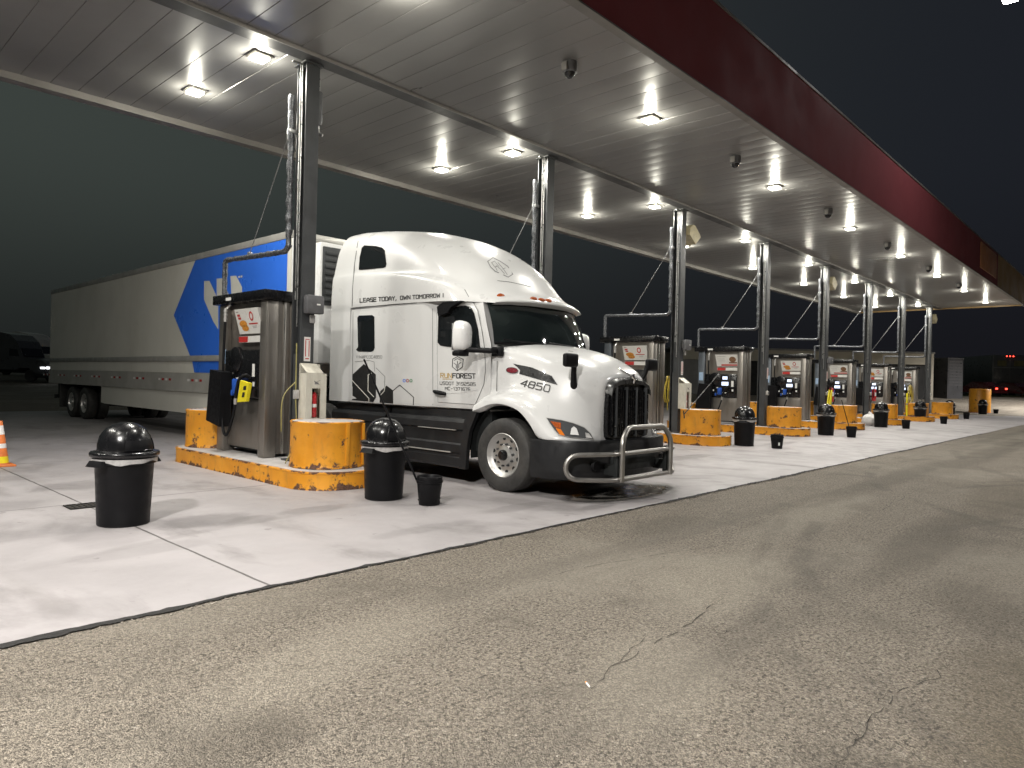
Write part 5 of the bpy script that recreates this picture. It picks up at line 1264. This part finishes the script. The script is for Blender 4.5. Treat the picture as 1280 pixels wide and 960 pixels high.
b = MB(); b.tube(fillet([(.0,.02,1.75),(-.01,0,1.35),(-.02,-.02,.9),(.0,-.05,.45),(-.12,-.10,.16),(-.24,-.16,.012)], .15, 6), .009, 8); b.tube(fillet([(-.01,0,1.18),(-.16,.05,1.02),(-.20,.06,.85),(-.18,.08,.45)], .12, 6), .009, 8); b.build('flex', M['oldhose'], o, world=False)
b = MB(); b.box(-.04,-.04,.93,.03,.03,1.06,bev=.008); b.build('coupling', M['liner'], o, world=False)
o = thing('floor_sign', 'folded yellow caution sign hanging on the fifth column', 'sign', (C0+4*PIT-.55, 9.1, .27))
for q, dx in ((0,0),(1,.10)):
    b = MB(); b.prism([(-.16,0),(.16,0),(.12,.75),(.05,.95),(-.05,.95),(-.12,.75)], lambda x_,z_: (x_*.7+dx+z_*.32,-.02-.05*q,z_*1.25), lambda x_,z_: (x_*.7+dx+z_*.32,.01-.05*q,z_*1.25)); b.build('panel', M['yellowtag'], o, world=False, smooth=False)
o = thing('yellow_post', 'slim yellow guard post beside the seventh column', 'post', (C0+6*PIT-.60, 9.0, .25))
b = MB(); b.lathe([(0,1.12),(.03,1.11),(.04,1.08),(.04,.003)], n=16); b.build('tube', M['yellowtag'], o, world=False)
b = MB(); b.lathe([(.042,.55),(.042,.62)], n=16); b.build('clamp', M['wire'], o, world=False)
tb = thing('bollard', 'tall orange painted bollard past the far end of the canopy', 'bollard', (58.3, 9.15, 0))
b = MB(); b.lathe([(.63,.003),(.65,.02),(.65,1.66),(.62,1.71),(.55,1.72),(0,1.73)], n=48); b.build('drum', M['ytall'], tb, world=False)
b = MB(); b.lathe([(.652,.05),(.665,.055),(.665,.11),(.652,.115)], n=48); b.build('band', M['coneor'], tb, world=False)

# ------------------------------------------------------------------ beyond the pumps
def place(px, depth, zz=None):
    d = ray(px, 480); v = CAMP + d*(depth/(d.x*fwd.x+d.y*fwd.y)); return v.x, v.y
# service building behind the far lanes
bx, by = place(845, 60); ex_, ey = place(1163, 60)
bo = thing('service_building', 'low cream service building with dark bays seen between the pumps', 'building', ((bx+ex_)/2, (by+ey)/2, gz((bx+ex_)/2,(by+ey)/2)-.3), rz=math.atan2(ey-by, ex_-bx))
Lb = math.hypot(ex_-bx, ey-by)
b = MB(); b.box(-Lb/2,0,0,Lb/2,8,.3); nb = 9; cw = Lb/nb
for k in range(nb+1): b.box(-Lb/2+k*cw-.25,0,.3,-Lb/2+k*cw+.25,.3,3.3)
b.box(-Lb/2-.25,-.02,3.302,Lb/2+.25,.3,4.25); b.box(-Lb/2,7.7,.3,Lb/2,8,4.2); b.build('wall', M['buildcream'], bo, world=False, smooth=False)
b = MB(); b.box(-Lb/2-.3,-.1,4.252,Lb/2+.3,8.1,4.4); b.build('roof', M['roof'], bo, world=False, smooth=False)
for k in range(nb):
    b = MB(); b.box(-Lb/2+k*cw+.252,.2,.302,-Lb/2+(k+1)*cw-.252,.26,3.3)
    for q in range(6): b.box(-Lb/2+k*cw+.26,.19,.35+q*.49,-Lb/2+(k+1)*cw-.26,.199,.37+q*.49)
    b.build('bay_door', M['builddark'] if k % 3 else M['fargrey'], bo, world=False, smooth=False)

# parked lorries far left (facing right)
def far_truck(label, px, depth, body, tralen, mirror=1, lit=True):
    x, y = place(px, depth); o = thing('parked_truck', label, 'truck', (x, y, gz(x, y)), 'trucks parked in the dark lot')
    dirv = rgt; o.rotation_euler = (0,0,math.atan2(dirv.y, dirv.x) - .12)
    # local +X = forward
    b = MB(); prof = [(-3.2,.95),(-3.2,3.55),(-2.9,3.9),(-2.2,4.0),(-1.2,3.8),(-.6,3.3),(-.3,2.75),(0,2.0),(1.7,1.75),(2.0,1.5),(2.05,.75),(.9,.75),(.6,1.1),(-.3,1.1),(-.6,.95)]
    b.prism(prof, lambda q,z: (q,-1.15,z), lambda q,z: (q,1.15,z)); b.build('cab_body', body, o, world=False, smooth=False)
    b = MB(); b.prism([(-.27,2.70),(-.02,2.08),(-.05,2.02),(-.35,2.7)], lambda q,z: (q+.04,-1.0,z), lambda q,z: (q+.04,1.0,z)); b.build('windscreen', M['glass'], o, world=False, smooth=False)
    b = MB(); b.prism([(-1.2,2.05),(-.32,2.05),(-.5,2.6),(-1.2,2.65)], lambda q,z: (q,-1.158,z), lambda q,z: (q,-1.152,z)); b.build('door_window', M['glass'], o, world=False, smooth=False)
    b = MB(); b.box(-2.9,-1.16,1.0,-2.75,-1.152,3.4); b.build('chrome_stack', M['alu'], o, world=False, smooth=False)
    b = MB(); b.box(1.0,-1.2,.35,2.15,1.2,.73,bev=.05); b.build('bumper', M['dark'], o, world=False)
    for yy in (-.85, .85):
        b = MB(); b.box(2.02,yy-.22,1.08,2.07,yy+.22,1.22,bev=.01); b.box(1.6,-.0+yy*1.37-.01,1.08,2.0,yy*1.37+.01,1.2) if yy < 0 else None
        b.build('headlight', M['headlit'] if lit else M['hlens'], o, world=False)
    for q in (.15+.55, -5.2, -6.5):
        for yy in (-1.18, .88):
            b = MB(); b.lathe([(0,yy+.02),(.27,yy+.02),(.30,yy),(.47,yy),(.5,yy+.04),(.5,yy+.26),(.47,yy+.3)], (q,0,.505), 'Y', 24); b.build('wheel', M['rubber'], o, world=False)
    b = MB(); b.box(-7,-.5,.7,1.0,.5,.95); b.build('chassis', M['dark'], o, world=False, smooth=False)
    if tralen:
        t_ = thing('parked_trailer', 'dark box trailer coupled behind the far left truck', 'trailer', (x - dirv.x*(4.4+tralen/2), y - dirv.y*(4.4+tralen/2), gz(x, y)), 'trailers parked in the dark lot')
        t_.rotation_euler = o.rotation_euler
        b = MB(); b.box(-tralen/2,-1.25,1.2,tralen/2,1.25,4.0,bev=.03); b.build('box_body', M['fargrey'], t_, world=False)
        b = MB(); b.box(-tralen/2,-1.27,1.1,tralen/2,1.27,1.19); b.box(-tralen/2,-1.28,3.9,tralen/2,-1.255,4.02); b.build('rail', M['alu'], t_, world=False, smooth=False)
        for q in (-tralen/2+1.5,-tralen/2+2.8):
            b = MB(); b.lathe([(0,-1.2),(.27,-1.2),(.30,-1.22),(.47,-1.22),(.5,-1.18),(.5,-.7),(.47,-.66)], (q,0,.505), 'Y', 24); b.build('wheel', M['rubber'], t_, world=False)
    return o
far_truck('dark truck with a lit headlamp parked beyond the trailer tail', 42, 57, M['fardark'], 13)
far_truck('dull white truck parked behind the dark truck at far left', 60, 64, M['farwhite'], 0, lit=False)

# right: grass bank, dark trailer tail with red lamps, louvred box for a trailer back, lorry nose
gx, gy = place(1250, 72)
b = MB(); N = 24
for k in range(5): pass
dv, rv = fwd, rgt
rows_ = [(60,0.0),(61.5,.25),(66,.85),(74,1.2),(95,1.3)]
vs = []
for d, z in rows_:
    for i in range(N+1):
        rr_ = (28 + 60*i/N)*d/70; p = dv*d + rv*rr_; vs.append((p.x, p.y, z+.012+.05*math.sin(i*1.7+d)*(z > .1)))
b.add(vs, [(j*(N+1)+i, j*(N+1)+i+1, (j+1)*(N+1)+i+1, (j+1)*(N+1)+i) for j in range(len(rows_)-1) for i in range(N)])
tag(b.build('grass_bank', M['grass'], ang=60), kind='structure')
x, y = place(1262, 75)
o = thing('trailer_tail', 'dark trailer seen from behind with three red roof lamps and brake lights lit', 'trailer', (x, y, 1.2)); o.rotation_euler = (0,0,math.atan2(fwd.y, fwd.x)-.15)
b = MB(); b.box(0,-1.75,.9,13,1.75,4.35,bev=.03); b.build('box_body', M['fardark'], o, world=False)
b = MB(); b.box(-.03,-.012,.95,-.002,.012,4.3); b.box(-.04,-1.7,2.95,-.003,1.7,3.03); b.box(-.03,-1.72,.95,-.004,-1.62,4.3); b.box(-.03,1.62,.95,-.004,1.72,4.3); b.build('rear_door_frame', M['fargrey'], o, world=False, smooth=False)
b = MB(); b.box(-.03,.35,3.15,-.004,1.25,3.75); b.box(-.03,-1.35,3.15,-.004,-.4,3.75); b.build('faded_door_panel', pm('faded olive door sign', (.14,.12,.05), .6, 0, .3, 2), o, world=False, smooth=False)
for yy in (-.32, 0, .32):
    b = MB(); b.lathe([(0,-.05),(.05,-.045),(.07,-.004)], (0,yy,4.22), 'X', 12); b.build('roof_lamp', M['taillit'], o, world=False)
for yy in (-1.42, 1.42):
    b = MB(); b.lathe([(0,-.06),(.12,-.05),(.15,-.004)], (0,yy,.75), 'X', 14); b.build('brake_light', M['taillit'], o, world=False)
b = MB(); b.box(0,-1.6,.35,.1,1.6,.5); b.box(0,-1.6,.5,.3,1.6,.9); b.build('bumper', M['dark'], o, world=False, smooth=False)
for yy in (-1.2, 1.2):
    b = MB(); b.lathe([(0,yy-.3),(.5,yy-.3),(.5,yy+.3),(0,yy+.3)], (1.6,0,.5), 'Y', 20); b.build('wheel', M['rubber'], o, world=False)
x, y = place(1194, 62)
o = thing('trailer_back_stand_in', 'grey louvred box past the farthest column, standing in for a trailer back', 'enclosure', (x, y, 0)); o.rotation_euler = (0,0,math.atan2(rgt.y, rgt.x)+.35)  # louvred box stands in for the back of a trailer
b = MB(); b.box(-.95,0,.3,.95,1.4,4.4); b.build('casing', M['fardark'], o, world=False, smooth=False)
b = MB()
for k in range(9): b.box(-.80,-.03,2.0+k*.26,.80,-.002,2.0+k*.26+.13)
b.box(-1.0,-.04,4.402,1.0,1.45,4.47); b.build('louvre', M['boxgrey'], o, world=False, smooth=False)
b = MB(); b.box(-.8,-.012,.4,.8,-.002,1.85); b.build('door', M['fardark'], o, world=False, smooth=False)
b = MB(); b.box(-.9,.1,0,.9,1.3,.3); b.build('plinth', M['islandtop'], o, world=False, smooth=False)
x, y = place(1230, 88)
for k, (px_, dp_, lb) in enumerate(((1252,70,'dark red car with a lit tail lamp on the grass bank, left one'),(1290,72,'dark red car with a lit tail lamp at the right photo edge'))):
    x, y = place(px_, dp_); o = thing('parked_car', lb, 'car', (x, y, 1.12), 'cars beyond the grass'); o.rotation_euler = (0,0,math.atan2(fwd.y, fwd.x)+.3)
    b = MB(); b.prism([(0,.3),(0,.85),(.25,.98),(.9,1.02),(1.4,1.42),(2.6,1.45),(3.3,1.0),(4.2,.85),(4.3,.35)], lambda q,z: (q,-.85+(z>1)*.12,z), lambda q,z: (q,.85-(z>1)*.12,z)); b.build('body', pm('dark red car paint', (.10,.012,.014), .3, 0, .1, 2, coat=.5), o, world=False, smooth=False)
    b = MB(); b.prism([(1.0,1.04),(1.42,1.38),(2.55,1.40),(3.1,1.04)], lambda q,z: (q,-.862+(z>1.1)*.12,z), lambda q,z: (q,-.856+(z>1.1)*.12,z)); b.build('window', M['glass'], o, world=False, smooth=False)
    for yy in (-.65,.65):
        b = MB(); b.box(-.02,yy-.14,.68,-.002,yy+.14,.82); b.build('tail_light', M['taillit'], o, world=False, smooth=False)
    for q in (.8,3.5):
        for yy in (-.85,.67):
            b = MB(); b.lathe([(0,yy),(.3,yy),(.32,yy+.03),(.32,yy+.17),(0,yy+.18)], (q,0,.32), 'Y', 18); b.build('wheel', M['rubber'], o, world=False)

# ------------------------------------------------------------------ lot lamps on poles: one at the top right of the view, three unseen ones added to brighten the scene
def pole_lamp(label, lx, ly, lz, arm, power, size, tilt=0):
    o = thing('lot_lamp', label, 'lamp', (lx+arm[0], ly+arm[1], 0), 'lot lamps on poles')
    b = MB(); b.tube([(0,0,.5),(0,0,lz*.6),(0,0,lz+.25)], [.11,.09,.06], 12); b.lathe([(0,.5),(.28,.5),(.3,.47),(.3,.003)], n=24)
    b.tube([(0,0,lz+.12),(-arm[0]*.9,-arm[1]*.9,lz+.12)], .04, 8); b.build('pole', M['rustpole'], o, world=False)
    b = MB(); b.box(-arm[0]-.3,-arm[1]-.2,lz+.002,-arm[0]+.3,-arm[1]+.2,lz+.16,bev=.03); hd = b.build('lamp_head', M['fargrey'], o, world=False)
    b = MB(); b.add([(-arm[0]-.25,-arm[1]-.15,lz-.004),(-arm[0]+.25,-arm[1]-.15,lz-.004),(-arm[0]+.25,-arm[1]+.15,lz-.004),(-arm[0]-.25,-arm[1]+.15,lz-.004)],[(3,2,1,0)]); b.build('lens', M['polelit'], hd, world=False, smooth=False)
    ld = bpy.data.lights.new('lamp_light', 'AREA'); ld.energy = power; ld.size = size; ld.color = (1.0,.965,.92); ld.spread = R(150)
    lo = bpy.data.objects.new('lamp_light', ld); COL.objects.link(lo); lo.location = (lx, ly, lz-.03)
pl_ = atZ(1262, -2, 11.5)
pole_lamp('lit lot lamp on a pole at the top right of the view', pl_.x, pl_.y, 11.5, (2.2*rgt.x, 2.2*rgt.y), 80, .45)
pole_lamp('unseen fill lamp added on a pole behind the viewer, left one', -4.6, .4, 8.5, (-1.4, -.6), 2250, .5)  # added out of view to light the foreground asphalt and truck side
pole_lamp('unseen fill lamp added on a pole by the drive lane, right of the viewer', 18.0, -5.0, 9.0, (.3, -1.6), 900, .5)  # added out of view to lift the asphalt on the right
pole_lamp('unseen fill lamp added on a pole past the far end of the canopy', 66.0, .5, 9.0, (.3, -1.6), 4200, .5)  # added out of view to brighten the grass bank and tall bollard

SC.render.engine = 'CYCLES'
SC.cycles.use_denoising = True
try: SC.cycles.denoiser = 'OPENIMAGEDENOISE'
except Exception: pass
SC.cycles.max_bounces = 6; SC.cycles.diffuse_bounces = 3; SC.cycles.glossy_bounces = 3; SC.cycles.transmission_bounces = 2
SC.cycles.blur_glossy = 1.0; SC.cycles.sample_clamp_indirect = 1.5; SC.cycles.sample_clamp_direct = 0.0; SC.cycles.caustics_reflective = False; SC.cycles.caustics_refractive = False
SC.cycles.use_light_tree = True
SC.view_settings.view_transform = 'Standard'; SC.view_settings.look = 'None'; SC.view_settings.exposure = 0.5; SC.view_settings.gamma = 1.0
SC.view_settings.use_curve_mapping = False
